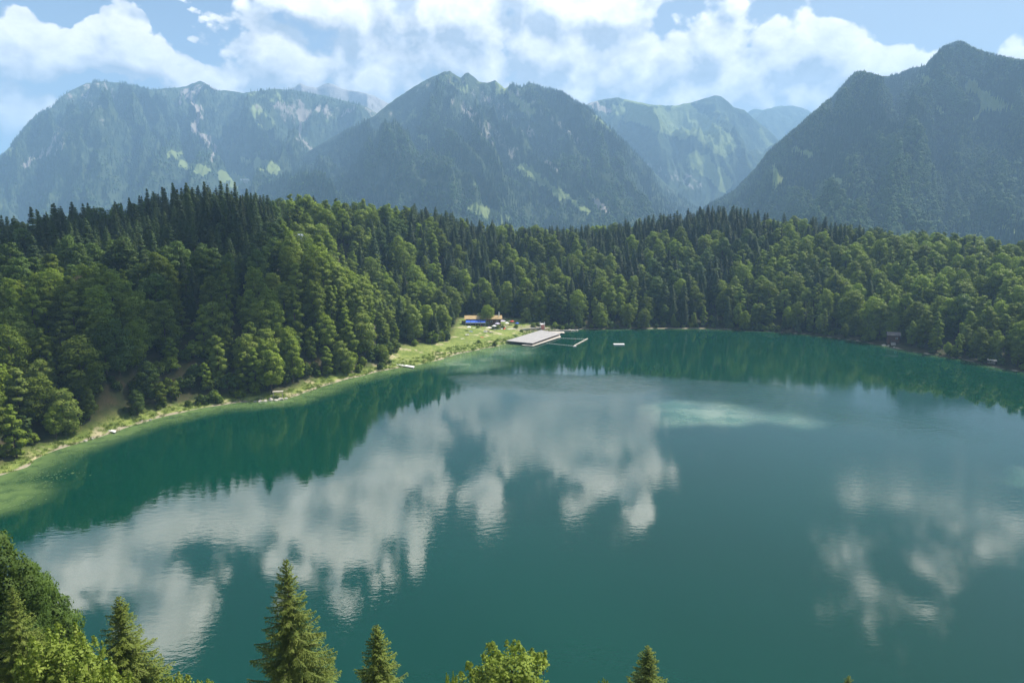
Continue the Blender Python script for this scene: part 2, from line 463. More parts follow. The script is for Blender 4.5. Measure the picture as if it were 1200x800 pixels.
hh = t.m('MULTIPLY', hh, calm)
hh = t.m('MULTIPLY', hh, t.m('MULTIPLY_ADD', rip, 9.0, 1.0))
hh = t.m('ADD', hh, t.m('MULTIPLY', w3, .012))
bp = t.node('ShaderNodeBump', 0, ins={'Height': hh, 'Distance': 1.0, 'Strength': .45}); t.L.new(bp, b.inputs['Normal'])

def px_mask(blobs, X, Y):
    """soft patches laid on the lake where they lie in the place (ground positions computed from sight lines)"""
    m = np.zeros(X.shape)
    for (px, py, rx, ry, w) in blobs:
        cx, cy = at(px, py); x1, _ = at(px + rx, py); _, y1 = at(px, py - ry)
        r = np.hypot((X - cx) / (x1 - cx), (Y - cy) / (y1 - cy))
        m = np.maximum(m, w * (1 - sstep(r, .25, 1.0)))
    return m
wx = np.arange(-230, 431, 2.5); wy = np.arange(70, 541, 2.5)
WX, WY = np.meshgrid(wx, wy)
sdw = lake_sd(WX, WY)
shal = px_mask([(800, 480, 60, 13, .35), (832, 486, 100, 17, .45), (900, 489, 70, 11, .3), (1195, 560, 40, 10, .25), (545, 424, 70, 14, .55), (590, 412, 60, 12, .5)], WX + 6 * vnoise(WX / 20, WY / 20, 2), WY + 10 * vnoise(WX / 20, WY / 20, 5))
nb = fbm(WX / 18, WY / 18, 4, 77)
leftb = (1 - sstep(WX, 0, 40)) * sstep(WY, 150, 190)
bankm = (1 - sstep(-sdw + 3 * nb, .5, 9 + 9 * leftb)) * (.30 + .5 * leftb)
bankm = np.maximum(bankm, px_mask([(-10, 585, 80, 30, .8)], WX, WY))
# wind-ruffled water: a band with its far edge in front of the tree reflections
rpx = [(520, 440), (560, 437.5), (640, 438), (720, 438.5), (800, 441), (900, 450), (1000, 470), (1100, 486), (1260, 520), (1300, 590), (1180, 545), (1000, 520), (880, 508), (800, 490), (700, 474), (600, 466), (545, 454)]
RP = np.array([at(*p) for p in rpx])
rsd = poly_sd(RP, WX, WY + 5 * vnoise(WX / 40, WY / 40, 8))
_, pyw = proj(WX, WY, 0 * WX)
ripm = np.clip((-rsd + 3) / (12 + 55 * sstep(pyw, 443, 485)), 0, 1); ripm = ripm * ripm * (3 - 2 * ripm)
me = mesh_np('lake_water', np.stack([WX.ravel(), WY.ravel(), np.zeros(WX.size)], 1), grid_faces(*WX.shape), [M_WATER], smooth=True)
fattr(me, 'shallow', shal.ravel()); fattr(me, 'ripple', ripm.ravel()); fattr(me, 'bank', bankm.ravel())
# keep only faces near the lake
bm = bmesh.new(); bm.from_mesh(me)
flat = sdw.ravel(); bm.verts.ensure_lookup_table()
bmesh.ops.delete(bm, geom=[v for v in bm.verts if flat[v.index] > 6.0], context='VERTS')
bm.to_mesh(me); bm.free()
tag(link('lake_water', me), kind='structure')

# ------------------------------------------------------------------ mountains
def mountain_mat(name, forest0, forest1, meadow, rock, rockscale=.004):
    m, t, b = new_mat(name)
    tc = t.node('ShaderNodeTexCoord', 3)
    n1 = t.noise(tc, .010, 8, .68); n2 = t.noise(t.v('MULTIPLY', tc, (1, .4, .35)), .03, 7, .7); n3 = t.noise(tc, rockscale, 8, .65)
    f = t.mix(t.ss(n1, .38, .64), forest0, forest1)
    f = t.mix(t.ss(n2, .56, .70), f, (forest1[0] * 1.5, forest1[1] * 1.35, forest1[2] * 1.2))
    md = t.ss(t.m('ADD', t.attr('meadow'), t.m('MULTIPLY', t.m('SUBTRACT', n1, .5), 1.1)), .42, .60)
    c = t.mix(md, f, t.mix(n2, tuple(x * .75 for x in meadow), tuple(x * 1.2 for x in meadow)))
    rk = t.ss(t.m('ADD', t.attr('rock'), t.m('MULTIPLY', t.m('SUBTRACT', n2, .5), 1.5)), .5, .72)
    c = t.mix(rk, c, t.mix(n3, tuple(x * .6 for x in rock), tuple(x * 1.25 for x in rock)))
    t.L.new(c, b.inputs['Base Color']); b.inputs['Roughness'].default_value = .95; b.inputs['Specular IOR Level'].default_value = .05
    bp = t.node('ShaderNodeBump', 0, ins={'Height': n1, 'Distance': 30.0, 'Strength': .8})
    bp2 = t.node('ShaderNodeBump', 0, ins={'Height': n2, 'Distance': 16.0, 'Strength': .8, 'Normal': bp})
    t.L.new(bp2, b.inputs['Normal'])
    return m
def seg_mask(segs, PX, PY):
    m = np.zeros(PX.shape)
    for (ax, ay, bx, by, w, k) in segs:
        ex, ey = bx - ax, by - ay
        t = np.clip(((PX - ax) * ex + (PY - ay) * ey) / (ex * ex + ey * ey + 1e-6), 0, 1)
        d = np.hypot(PX - ax - ex * t, PY - ay - ey * t)
        m = np.maximum(m, k * (1 - sstep(d, w * .3, w)))
    return m
def mountain(name, sky, D, Y0, mat, wl, amp, skew, seed, power=1.25, rock=(), meadow=(), rock_hi=0.0, mead_hi=0.0, nu=520, nt=190, crag=4.0, dvar=.04, zb=-45):
    px = np.linspace(sky[0][0], sky[-1][0], nu)
    S = np.array(sky, float)
    py = np.interp(px, S[:, 0], S[:, 1])
    k = np.array([.2, .6, .2]); py = np.convolve(np.pad(py, 1, 'edge'), k, 'valid')
    Yc = D * (1 + dvar * fbm(px / 90.0, px * 0 + seed, 3, seed))
    dyc = F * CP + (400 - py) * SP
    sx = (px - 600) / dyc
    zc = CAM_H + Yc * (-F * SP + (400 - py) * CP) / dyc
    zc = zc + crag * D / 4000 * fbm(px / 7.0, px * 0, 3, seed + 3)
    tf = np.linspace(0, 1, nt); tb = np.linspace(0, 1, 16)[1:]
    T, U = np.meshgrid(tf, np.arange(nu), indexing='ij')
    Yf = Y0 + (Yc[None] - Y0) * T
    Xf = sx[None] * Yf
    hgt = (zc - zb)[None]
    Zf = zb + hgt * T ** power
    s = sx[None] * D + skew * (1 - T) * (D - Y0) * .6
    s = s + wl * .5 * fbm(Xf / (wl * 1.5), Yf / (wl * 1.5), 3, seed + 1)
    env = (T ** .6) * np.clip((1 - T) * 5, 0, 1) ** .7
    gul = ridged(s / wl, T * (D - Y0) / (wl * 4.2), 5, seed + 7, .52) - .5
    big = fbm(s / (wl * 2.6), T * 1.3, 2, seed + 11)
    fine = fbm(Xf / (wl * .16), Yf / (wl * .16), 4, seed + 5, .6)
    Zf = Zf + env * np.clip(hgt / 500, .1, 1.2) * (amp * 1.9 * gul + amp * 1.5 * big) + (.3 + .7 * T) * amp * .26 * fine * np.clip((1 - T) * 14, .15, 1)
    lim = CAM_H + Yf * ((zc - CAM_H) / Yc)[None] * (1 - .012 * (1 - T))
    ex = Zf - lim
    Zf = np.where(ex > -30, lim - 30 * np.exp(-np.clip(ex + 30, 0, 400) / 30) , Zf) if False else np.minimum(Zf, lim - 6 * np.clip((1 - T) * 30, 0, 1) * (1 + fine))
    Tb, Ub = np.meshgrid(tb, np.arange(nu), indexing='ij')
    Yb = Yc[None] + Tb * (D - Y0) * .9
    Xb = sx[None] * Yb
    Zb = zb + hgt * (1 - Tb) ** 1.3
    X = np.vstack([Xf, Xb]); Y = np.vstack([Yf, Yb]); Z = np.vstack([Zf, Zb])
    me = mesh_np(name, np.stack([X.ravel(), Y.ravel(), Z.ravel()], 1), grid_faces(*X.shape), [mat], smooth=True)
    Zv = np.vstack([gul, np.zeros(Xb.shape)]); TT = np.vstack([T, 1 - Tb])
    PX, PY = proj(X, Y, Z)
    wob = 11 * fbm(PX / 14, PY / 14, 5, 40, .62); wob2 = 9 * fbm(PX / 14, PY / 14, 5, 60, .62)
    rk = seg_mask(rock, PX + wob, PY + wob2); mdw = seg_mask(meadow, PX + wob, PY + wob2)
    if rock_hi: rk = np.maximum(rk, rock_hi * sstep(TT, .35, .95) * sstep(fbm(X / wl, Y / wl + Z / wl, 5, 12), -.25, .35))
    if mead_hi: mdw = np.maximum(mdw, mead_hi * sstep(TT, .45, .95) * sstep(fbm(X / wl / 2, Y / wl / 2, 4, 21), -.2, .3))
    fattr(me, 'rock', rk.ravel()); fattr(me, 'meadow', mdw.ravel())
    o = tag(link(name, me), kind='structure')
    return dict(X=Xf, Y=Yf, Z=Zf, T=T, rock=rk[:nt], meadow=mdw[:nt], obj=o)

MM_FAR = mountain_mat('far_alpine_slope', (.028, .050, .028), (.060, .088, .042), (.19, .24, .09), (.34, .31, .28))
MM_MID = mountain_mat('mid_alpine_slope', (.030, .052, .026), (.070, .095, .042), (.22, .27, .10), (.36, .32, .28))
MM_NEAR = mountain_mat('near_alpine_slope', (.026, .050, .022), (.055, .090, .030), (.22, .27, .09), (.34, .31, .28))
skyA = [(-260, 300), (-160, 210), (-80, 190), (-40, 196), (0, 182), (12, 172), (30, 150), (45, 135), (60, 127), (72, 113), (85, 105), (100, 98), (112, 96), (122, 95), (134, 97), (145, 97), (150, 101),
        (158, 99), (166, 104), (180, 105), (200, 103), (215, 102), (225, 98), (235, 94.5), (244, 99), (252, 106), (268, 106), (285, 109), (300, 107), (320, 104), (345, 106), (380, 112), (430, 125), (480, 160), (560, 235), (620, 300)]
skyA2 = [(280, 260), (320, 130), (340, 104), (347, 101), (352, 97), (358, 101), (372, 103), (380, 98), (386, 97), (396, 101), (405, 105), (425, 108), (440, 113), (455, 121), (480, 140), (540, 200), (600, 280)]
skyB = [(160, 300), (230, 262), (270, 240), (300, 216), (330, 200), (360, 178), (385, 163), (400, 155), (425, 143), (440, 135), (455, 122), (465, 115), (480, 105), (500, 93), (512, 88), (520, 84), (527, 83), (535, 89), (540, 91),
        (545, 86), (549, 85), (556, 91), (562, 96), (572, 97), (580, 94), (586, 99), (592, 104), (600, 98), (606, 101), (611, 103), (618, 98), (622, 97), (630, 101), (640, 104), (650, 106), (660, 110), (672, 119), (688, 126), (705, 140), (725, 160),
        (750, 185), (780, 215), (810, 240), (850, 262), (900, 300)]
skyC = [(600, 260), (640, 180), (672, 132), (690, 121), (700, 118), (722, 114), (735, 117), (750, 120), (765, 123), (790, 124), (805, 121), (815, 119), (826, 115), (838, 112), (845, 113), (852, 118), (860, 126), (872, 129), (885, 140), (900, 152), (930, 180), (970, 230), (1010, 290)]
skyC2 = [(820, 240), (850, 160), (868, 138), (880, 129), (885, 127), (893, 129), (905, 126), (915, 124), (930, 124), (945, 128), (965, 140), (990, 170), (1060, 290)]
skyD = [(760, 310), (800, 268), (830, 240), (860, 225), (885, 200), (900, 180), (920, 163), (940, 146), (960, 128), (975, 114), (985, 103), (995, 93), (1002, 86), (1012, 85), (1025, 90), (1050, 88), (1060, 84), (1070, 79), (1085, 78), (1093, 68),
        (1103, 58), (1113, 52), (1122, 50), (1130, 52), (1140, 57), (1160, 65), (1180, 70), (1200, 72), (1240, 66), (1300, 60), (1380, 95), (1480, 190), (1600, 300)]
mC2 = mountain('distant_mountain', skyC2, 7500, 5000, MM_FAR, 700, 220, .3, 91, rock_hi=.5, mead_hi=.5, nu=140, nt=90)
mC = mountain('back_mountain', skyC, 5200, 3300, MM_FAR, 480, 230, -.35, 51, 1.15,
              rock=[(690, 122, 712, 128, 7, .8), (755, 195, 815, 215, 16, .5), (700, 160, 740, 190, 8, .5)],
              meadow=[(740, 128, 800, 150, 22, .9), (800, 130, 850, 170, 24, .75), (815, 185, 850, 215, 16, .8), (720, 130, 770, 135, 10, .8)], rock_hi=.35, mead_hi=.6, nu=360, nt=150)
mA2 = mountain('rocky_ridge', skyA2, 6500, 4900, MM_FAR, 500, 260, .2, 33, 1.2, rock=[(345, 105, 450, 125, 22, 1.2), (390, 115, 430, 128, 10, 1.3)], rock_hi=.9, nu=200, nt=100)
mA = mountain('left_mountain', skyA, 5000, 2600, MM_MID, 520, 300, .15, 17, 1.25,
              rock=[(216, 104, 236, 132, 6, .75), (236, 132, 226, 150, 6, 1.2), (226, 150, 250, 172, 7, .8), (250, 172, 250, 186, 4, 1.0), (40, 185, 70, 170, 12, .55), (75, 150, 60, 165, 12, .5),
                    (110, 115, 120, 150, 14, .45), (350, 130, 352, 160, 4, .8), (352, 160, 365, 178, 5, .8), (35, 190, 28, 195, 4, 1.0)],
              meadow=[(212, 192, 240, 200, 8, 1.1), (196, 183, 212, 180, 5, .8), (262, 204, 278, 214, 9, 1.1), (278, 212, 292, 216, 6, 1.2), (300, 192, 325, 200, 8, 1.15), (282, 187, 290, 190, 5, .9), (300, 130, 312, 146, 12, .75),
                      (285, 110, 345, 118, 10, .5), (165, 160, 185, 165, 8, .4), (0, 172, 10, 178, 8, .8)], rock_hi=.75, mead_hi=.5, nu=760, nt=210)
mB = mountain('central_mountain', skyB, 3700, 1800, MM_MID, 300, 190, -.55, 29, 1.2,
              rock=[(535, 120, 600, 180, 16, .55), (560, 110, 640, 170, 14, .5), (600, 110, 680, 170, 16, .5), (640, 190, 655, 200, 4, .9), (697, 236, 712, 248, 6, 1.0), (520, 95, 560, 110, 8, .5), (700, 190, 780, 235, 16, .35)],
              meadow=[(610, 195, 660, 230, 7, .95), (660, 230, 690, 248, 6, .7), (585, 103, 622, 130, 8, .75), (520, 90, 545, 105, 9, .6), (490, 160, 505, 170, 7, .6), (530, 200, 560, 215, 12, .45), (555, 245, 590, 255, 14, .6), (440, 215, 480, 240, 18, .4), (695, 130, 720, 160, 8, .5)],
              rock_hi=.45, mead_hi=.45, nu=760, nt=230)
mD = mountain('right_mountain', skyD, 2700, 1150, MM_NEAR, 230, 190, -.55, 63, 1.15,
              rock=[(1190, 165, 1200, 175, 6, .5)],
              meadow=[(1138, 102, 1165, 125, 12, 1.0), (1165, 118, 1185, 128, 8, .9), (1150, 128, 1142, 140, 5, .8), (1078, 92, 1088, 95, 8, .9), (932, 175, 950, 182, 9, .9), (905, 197, 912, 218, 5, 1.1), (975, 208, 992, 216, 5, 1.1),
                      (1098, 128, 1102, 132, 7, .7), (1080, 128, 1092, 132, 6, .5), (1172, 268, 1185, 270, 8, .6), (1190, 160, 1205, 190, 9, .4)],
              mead_hi=.15, nu=760, nt=230, crag=2.5)
skyE = [(1100, 320), (1150, 285), (1172, 270), (1190, 264), (1215, 255), (1260, 240), (1330, 250), (1450, 300)]
mE = mountain('side_hill', skyE, 1500, 900, MM_NEAR, 120, 30, .1, 71, 1.0, nu=160, nt=60, crag=1.5)

# ------------------------------------------------------------------ leaves, crowns and trunks
def cards(C, N, S, rng, asp=.7, bend=.0):
    """rhombic leaf sprays: centres C, normals N, sizes S"""
    n = len(C)
    N = N / (np.linalg.norm(N, axis=1, keepdims=True) + 1e-9)
    r = rng.normal(size=(n, 3)); T = np.cross(N, r); T /= np.linalg.norm(T, axis=1, keepdims=True) + 1e-9
    B = np.cross(N, T)
    S = np.asarray(S).reshape(-1, 1) * np.ones((n, 1))
    V = np.stack([C + T * S, C + B * S * asp, C - T * S * .9, C - B * S * asp], 1).reshape(-1, 3)
    Fc = np.arange(4 * n).reshape(n, 4)
    return V, Fc
def tube(P, Rd, k=6):
    """tapered tube along points P"""
    P = np.asarray(P, float); n = len(P); V = []; Fc = []
    for i in range(n):
        d = P[min(i + 1, n - 1)] - P[max(i - 1, 0)]; d = d / (np.linalg.norm(d) + 1e-9)
        a = np.cross(d, [0, 1, 0] if abs(d[1]) < .9 else [1, 0, 0]); a /= np.linalg.norm(a); b_ = np.cross(d, a)
        for j in range(k):
            th = 2 * math.pi * j / k
            V.append(P[i] + (a * math.cos(th) + b_ * math.sin(th)) * Rd[i])
    for i in range(n - 1):
        for j in range(k):
            Fc.append((i * k + j, i * k + (j + 1) % k, (i + 1) * k + (j + 1) % k, (i + 1) * k + j))
    return np.array(V), np.array(Fc)
def join(parts):
    V = []; Fc = []; o = 0
    for v, f in parts:
        V.append(v); Fc.append(f + o); o += len(v)
    return np.vstack(V), np.vstack(Fc)

def broadleaf(seed, H=20.0, R0=5.5, nl=22, n=4200, size=.34, low=.22, top=1.0, taper=.5):
    rng = np.random.default_rng(seed)
    lobes = []; nl = int(nl * 1.25)
    for i in range(nl):
        f = (i + .5) / nl
        h = low + (top - low) * f
        env = math.sin(math.pi * min(1, (f * .86 + .16))) ** taper
        a = i * 2.4 + rng.uniform(-.5, .5)
        rr = R0 * env * rng.uniform(.35, .72) if f < .9 else R0 * .15
        r = R0 * rng.uniform(.25, .42) * (.75 + .35 * env)
        lobes.append((rr * math.cos(a), rr * math.sin(a), h * H - r * .8, r, r * rng.uniform(.62, .85)))
    L = np.array(lobes)
    nl = len(L); w = L[:, 3] ** 2; w = w / w.sum()
    pick = rng.choice(nl, n * 2, p=w)
    d = rng.normal(size=(n * 2, 3)); d[:, 2] += .35; d /= np.linalg.norm(d, axis=1, keepdims=True)
    rad = rng.uniform(.72, 1.06, (n * 2, 1))
    # lumpy lobes
    bump = .16 * np.sin(d[:, 0] * 7 + pick) * np.sin(d[:, 1] * 6 + pick * 2) + .12 * np.sin(d[:, 2] * 11 + pick * 3)
    rad = rad + bump[:, None]
    C = L[pick, :3] + d * rad * np.stack([L[pick, 3], L[pick, 3], L[pick, 4]], 1)
    inside = np.zeros(len(C), bool)
    for j in range(nl):
        q = (C - L[j, :3]) / np.array([L[j, 3], L[j, 3], L[j, 4]])
        inside |= (np.linalg.norm(q, axis=1) < .66) & (pick != j)
    C = C[~inside][:n]; dd = d[~inside][:n]
    ax = C - np.array([0, 0, H * .45]); ax /= np.linalg.norm(ax, axis=1, keepdims=True) + 1e-9
    N = dd + np.array([0, 0, .5]) + rng.normal(size=C.shape) * .55
    V, Fc = cards(C, N, rng.uniform(.7, 1.35, len(C)) * size, rng, .75)
    SN = dd * .9 + ax * .35 + N * .35; SN = np.repeat(SN, 4, axis=0)
    tr = [tube([(0, 0, -1.5), (.1, .05, H * .25), (.0, .2, H * .5), (0, 0, H * .85)], [.34, .26, .18, .05], 7)]
    for j in range(0, nl, 2):
        p = L[j, :3]; z0 = max(H * .15, p[2] - R0 * .7)
        tr.append(tube([(0, 0, z0), (p[0] * .5, p[1] * .5, (z0 + p[2]) / 2), tuple(p)], [.13, .09, .03], 4))
    return (V, Fc, SN), join(tr)

def spruce(seed, H=26.0, R0=3.3, rows=34, base=.1, dens=1.0, size=.42, droop=.35, slim=1.0):
    rng = np.random.default_rng(seed)
    Cs = []; Ns = []; Ss = []
    for i in range(rows):
        f = (i + rng.uniform(-.3, .3)) / rows
        f = min(max(f, 0), .995)
        h = H * (base + (1 - base) * f)
        L = R0 * slim * (1 - f) ** .78 * (1 if f > .12 else .6 + 3.3 * f) + .12
        nb = max(4, int((6 + 5 * (1 - f)) * dens))
        a0 = rng.uniform(0, 6.28)
        for k in range(nb):
            a = a0 + 2 * math.pi * k / nb + rng.uniform(-.25, .25)
            l = L * rng.uniform(.68, 1.12)
            ns = max(3, int(l / (size * .55)))
            u = (np.arange(ns) + .6) / ns
            x = l * u; z = h - droop * l * u + .22 * l * u ** 2.2 + rng.uniform(-.15, .15)
            ca, sa = math.cos(a), math.sin(a)
            for sgn in (-1, 0, 1):
                wd = .30 * l * (1 - u * .75) * sgn
                px_ = x * ca - wd * sa; py_ = x * sa + wd * ca
                Cs.append(np.stack([px_, py_, z - .10 * abs(sgn) * l * (1 - u)], 1) + rng.normal(size=(ns, 3)) * .06)
                Ns.append(np.stack([ca * .55 + 0 * u, sa * .55 + 0 * u, .8 + 0 * u], 1) + rng.normal(size=(ns, 3)) * .35)
                Ss.append(np.full(ns, size) * rng.uniform(.7, 1.2, ns))
    C = np.vstack(Cs); N = np.vstack(Ns); S = np.concatenate(Ss)
    V, Fc = cards(C, N, S, rng, .55)
    SN = np.stack([C[:, 0], C[:, 1], .8 * np.hypot(C[:, 0], C[:, 1])], 1); SN /= np.linalg.norm(SN, axis=1, keepdims=True) + 1e-9
    SN = np.repeat(SN * .7 + N * .4, 4, axis=0)
    tr = tube([(0, 0, -1.5), (0, 0, H * .3), (0, 0, H * .7), (0, 0, H)], [.34, .26, .14, .02], 7)
    return (V, Fc, SN), tr

def both(name, gen, mleaf, mbark):
    (V, Fc, SN), (tv, tf) = gen
    SN = SN / (np.linalg.norm(SN, axis=1, keepdims=True) + 1e-9)
    crown = mesh_np('crown', V, Fc, [mleaf], smooth=True); crown.normals_split_custom_set_from_vertices(SN.tolist()); trunk = mesh_np('trunk', tv, tf, [mbark], smooth=True)
    Vj, Fj = join([(V, Fc), (tv, tf)])
    mi = np.concatenate([np.zeros(len(Fc)), np.ones(len(tf))])
    full = mesh_np(name, Vj, Fj, [mleaf, mbark], mi, smooth=True)
    r2 = np.hypot(tv[:, 0], tv[:, 1])[:, None] + .05
    full.normals_split_custom_set_from_vertices(np.vstack([SN, np.concatenate([tv[:, :2] / r2, tv[:, :1] * 0], 1)]).tolist())
    return dict(crown=crown, trunk=trunk, full=full, H=float(V[:, 2].max()))
BROAD = [both('broad_tree', broadleaf(100 + i, 20, [5.6, 6.6, 4.2, 6.0, 5.0, 3.6][i], [20, 26, 18, 24, 20, 16][i], 6500, .29, [.26, .2, .12, .3, .18, .1][i], 1.0, [.5, .4, .7, .45, .9, 1.1][i]), M_LEAF, M_BARK) for i in range(6)]
LIGHT = [both('light_broad_tree', broadleaf(160 + i, [19, 22, 17][i], [5.2, 4.0, 5.8][i], [20, 18, 22][i], 6500, .28, .15, 1.0, [.5, .9, .4][i]), M_LEAF_NEAR, M_BARK) for i in range(3)]
BROADD = [both('dark_broad_tree', broadleaf(140 + i, 20, 5.2 + .4 * (i % 3), 22, 6000, .30, .15), M_LEAF_DARK, M_BARK) for i in range(3)]
SPR = [both('spruce_tree', spruce(200 + i, 26, 5.3 + .7 * (i % 3), 32, [.08, .16, .12, .22, .1][i], 1.0, .40, .30 + .08 * (i % 3)), M_SPRUCE, M_BARK) for i in range(5)]
TALL = [both('tall_spruce', spruce(230 + i, 30, 3.3, 26, .42, 1.1, .42, .4), M_SPRUCE, M_BARK_PALE) for i in range(2)]

# ------------------------------------------------------------------ instancing on points (only for uncountable masses)
def instancer(name, P, rot, scl, idx, protos, kind='stuff'):
    me = bpy.data.meshes.new(name)
    me.vertices.add(len(P)); me.vertices.foreach_set('co', np.asarray(P, np.float32).ravel())
    fattr(me, 'rot_z', rot)
    a = me.attributes.new('scl', 'FLOAT_VECTOR', 'POINT'); a.data.foreach_set('vector', np.asarray(scl, np.float32).ravel())
    a = me.attributes.new('pick', 'INT', 'POINT'); a.data.foreach_set('value', np.asarray(idx, np.int32))
    o = link(name, me)
    col = bpy.data.collections.new(name + '_kinds')
    for i, p in enumerate(protos):
        q = bpy.data.objects.new('%s_%02d' % (p.name.split('.')[0], i), p); col.objects.link(q)
    g = bpy.data.node_groups.new(name, 'GeometryNodeTree')
    g.interface.new_socket('Geometry', in_out='INPUT', socket_type='NodeSocketGeometry')
    g.interface.new_socket('Geometry', in_out='OUTPUT', socket_type='NodeSocketGeometry')
    N = g.nodes; L = g.links
    gi = N.new('NodeGroupInput'); go = N.new('NodeGroupOutput')
    ip = N.new('GeometryNodeInstanceOnPoints'); ci = N.new('GeometryNodeCollectionInfo')
    ci.inputs['Collection'].default_value = col; ci.inputs['Separate Children'].default_value = True; ci.inputs['Reset Children'].default_value = True
    def na(nm, ty):
        n = N.new('GeometryNodeInputNamedAttribute'); n.data_type = ty; n.inputs[0].default_value = nm
        return n.outputs[0]
    cx = N.new('ShaderNodeCombineXYZ')
    L.new(na('rot_z', 'FLOAT'), cx.inputs[2])
    L.new(gi.outputs[0], ip.inputs['Points']); L.new(ci.outputs[0], ip.inputs['Instance'])
    ip.inputs['Pick Instance'].default_value = True
    L.new(na('pick', 'INT'), ip.inputs['Instance Index'])
    L.new(cx.outputs[0], ip.inputs['Rotation']); L.new(na('scl', 'FLOAT_VECTOR'), ip.inputs['Scale'])
    L.new(ip.outputs[0], go.inputs[0])
    md = o.modifiers.new('instances', 'NODES'); md.node_group = g
    return o

# ------------------------------------------------------------------ trees covering the mountains
def cone_tree(seed):
    rng = np.random.default_rng(seed); parts = []
    for k, (z0, z1, r) in enumerate([(1, 10, 3.2), (6, 16, 2.5), (12, 22, 1.7)]):
        n = 7; th = np.arange(n) * 2 * np.pi / n + rng.uniform(0, 1)
        rr = r * rng.uniform(.75, 1.2, n)
        V = np.vstack([np.stack([rr * np.cos(th), rr * np.sin(th), z0 + rng.uniform(-.8, .8, n)], 1), [[0, 0, z1]]])
        parts.append((V, np.array([(i, (i + 1) % n, n) for i in range(n)])))
    return join(parts)
def blob_tree(seed):
    rng = np.random.default_rng(seed); parts = []
    for k in range(5):
        bm = bmesh.new(); bmesh.ops.create_icosphere(bm, subdivisions=1, radius=1)
        V = np.array([v.co[:] for v in bm.verts]); Fc = np.array([[v.index for v in f.verts] for f in bm.faces]); bm.free()
        V = V * rng.uniform(.75, 1.2, (len(V), 1)) * rng.uniform(2.2, 3.8)
        a = rng.uniform(0, 6.28); q = rng.uniform(0, 3.4)
        parts.append((V + [q * math.cos(a), q * math.sin(a), rng.uniform(5, 14)], Fc))
    return join(parts)
CONES = [mesh_np('far_spruce', *cone_tree(i), [M_FARTREE]) for i in range(3)]
BLOBS = [mesh_np('far_broad_tree', *blob_tree(i + 20), [M_FARLEAF], smooth=True) for i in range(3)]
def cover(name, m, spacing, seed, broad, scale, label, lowt=.12, density=.8, clump=180.0, tmax=.995):
    rng = np.random.default_rng(seed)
    X, Y, Z, T = m['X'], m['Y'], m['Z'], m['T']
    nt, nu = X.shape
    ax = np.hypot(X[1:, :-1] - X[:-1, :-1], np.hypot(Y[1:, :-1] - Y[:-1, :-1], Z[1:, :-1] - Z[:-1, :-1]))
    bx = np.hypot(X[:-1, 1:] - X[:-1, :-1], np.hypot(Y[:-1, 1:] - Y[:-1, :-1], Z[:-1, 1:] - Z[:-1, :-1]))
    area = ax * bx
    cnt = rng.poisson(area / spacing ** 2)
    ii, jj = np.nonzero(cnt)
    rep = cnt[ii, jj]; ii = np.repeat(ii, rep); jj = np.repeat(jj, rep)
    u = rng.random(len(ii)); v = rng.random(len(ii))
    def li(A): return (A[ii, jj] * (1 - u) * (1 - v) + A[ii + 1, jj] * u * (1 - v) + A[ii, jj + 1] * (1 - u) * v + A[ii + 1, jj + 1] * u * v)
    x, y, z, tt, rk, mw = li(X), li(Y), li(Z), li(T), li(m['rock']), li(m['meadow'])
    px, py = proj(x, y, z)
    keep = (px > -160) & (px < 1360) & (py < 300) & (tt > lowt) & (tt < .995)
    keep &= tt < tmax
    keep &= (rk + .5 * rng.random(len(x)) < .62) & (mw + .4 * rng.random(len(x)) < .55)
    nn = fbm(x / clump, y / clump + z / clump, 5, seed)
    keep &= (nn > -.55 + .9 * (1 - density) + rng.uniform(-.25, .25, len(x)))
    x, y, z, tt = x[keep], y[keep], z[keep], tt[keep]
    n = len(x)
    br = fbm(x / 250, y / 250, 3, seed + 9) + broad - .9 * tt
    isb = br + rng.normal(size=n) * .12 > 0
    idx = np.where(isb, rng.integers(0, 3, n), 3 + rng.integers(0, 3, n))
    s = scale * rng.uniform(.6, 1.25, n) * (1 - .35 * sstep(tt, .8, 1.0))
    o = instancer(name, np.stack([x, y, z - 1], 1), rng.uniform(0, 6.28, n), np.stack([s, s, s * rng.uniform(.8, 1.15, n)], 1), idx, BLOBS + CONES)
    # collection order is alphabetical: far_broad_tree_00.. then far_spruce_..
    tag(o, label, 'forest', kind='stuff')
    print(name, n)
cover('right_mountain_forest', mD, 7.6, 1, .55, .75, 'dense forest covering the steep mountain at the right', density=1.0)
cover('central_mountain_forest', mB, 14, 2, .35, .95, 'patchy spruce forest on the pointed mountain in the middle', density=.60, tmax=.955)
cover('left_mountain_forest', mA, 22, 3, .2, 1.15, 'far forest on the long blue mountain at the left', density=.58, tmax=.93)
cover('side_hill_forest', mE, 8, 4, .3, 1.0, 'dark wooded hill at the right edge below the mountain', density=1.0, lowt=.05)

# ------------------------------------------------------------------ the forest round the lake
rng = np.random.default_rng(11)
BEACH_TREES = [  # px, py of foot, Y, height, model, label
    (571, 389, 468, 15, 'umb', 'round-crowned leafy tree on the meadow in front of the kiosk with blue awnings'),
    (617, 385, 476, 10.5, 'bush', 'small round bright green tree on the beach left of the red diving tower'),
    (533, 382, 486, 15, 'broad', 'small pale green leafy tree just left of the blue awnings'),
    (596, 378, 492, 26, 'slim', 'tall slim light green broadleaf tree behind the flagpole at the bathing place'),
    (500, 403, 415, 21, 'broad', 'bright leafy tree at the tip of the wooded spur above the meadow'),
    (519, 402, 432, 19, 'broad', 'outermost light green leafy tree of the wooded spur beside the lawn'),
    (484, 408, 400, 22, 'broad', 'pale leafy tree second from the tip of the wooded spur'),
    (470, 408, 398, 26, 'spruce', 'single dark spruce standing among pale leafy trees on the spur'),
    (510, 391, 450, 17, 'broad', 'light leafy tree behind the spur tip at the edge of the lawn'),
]
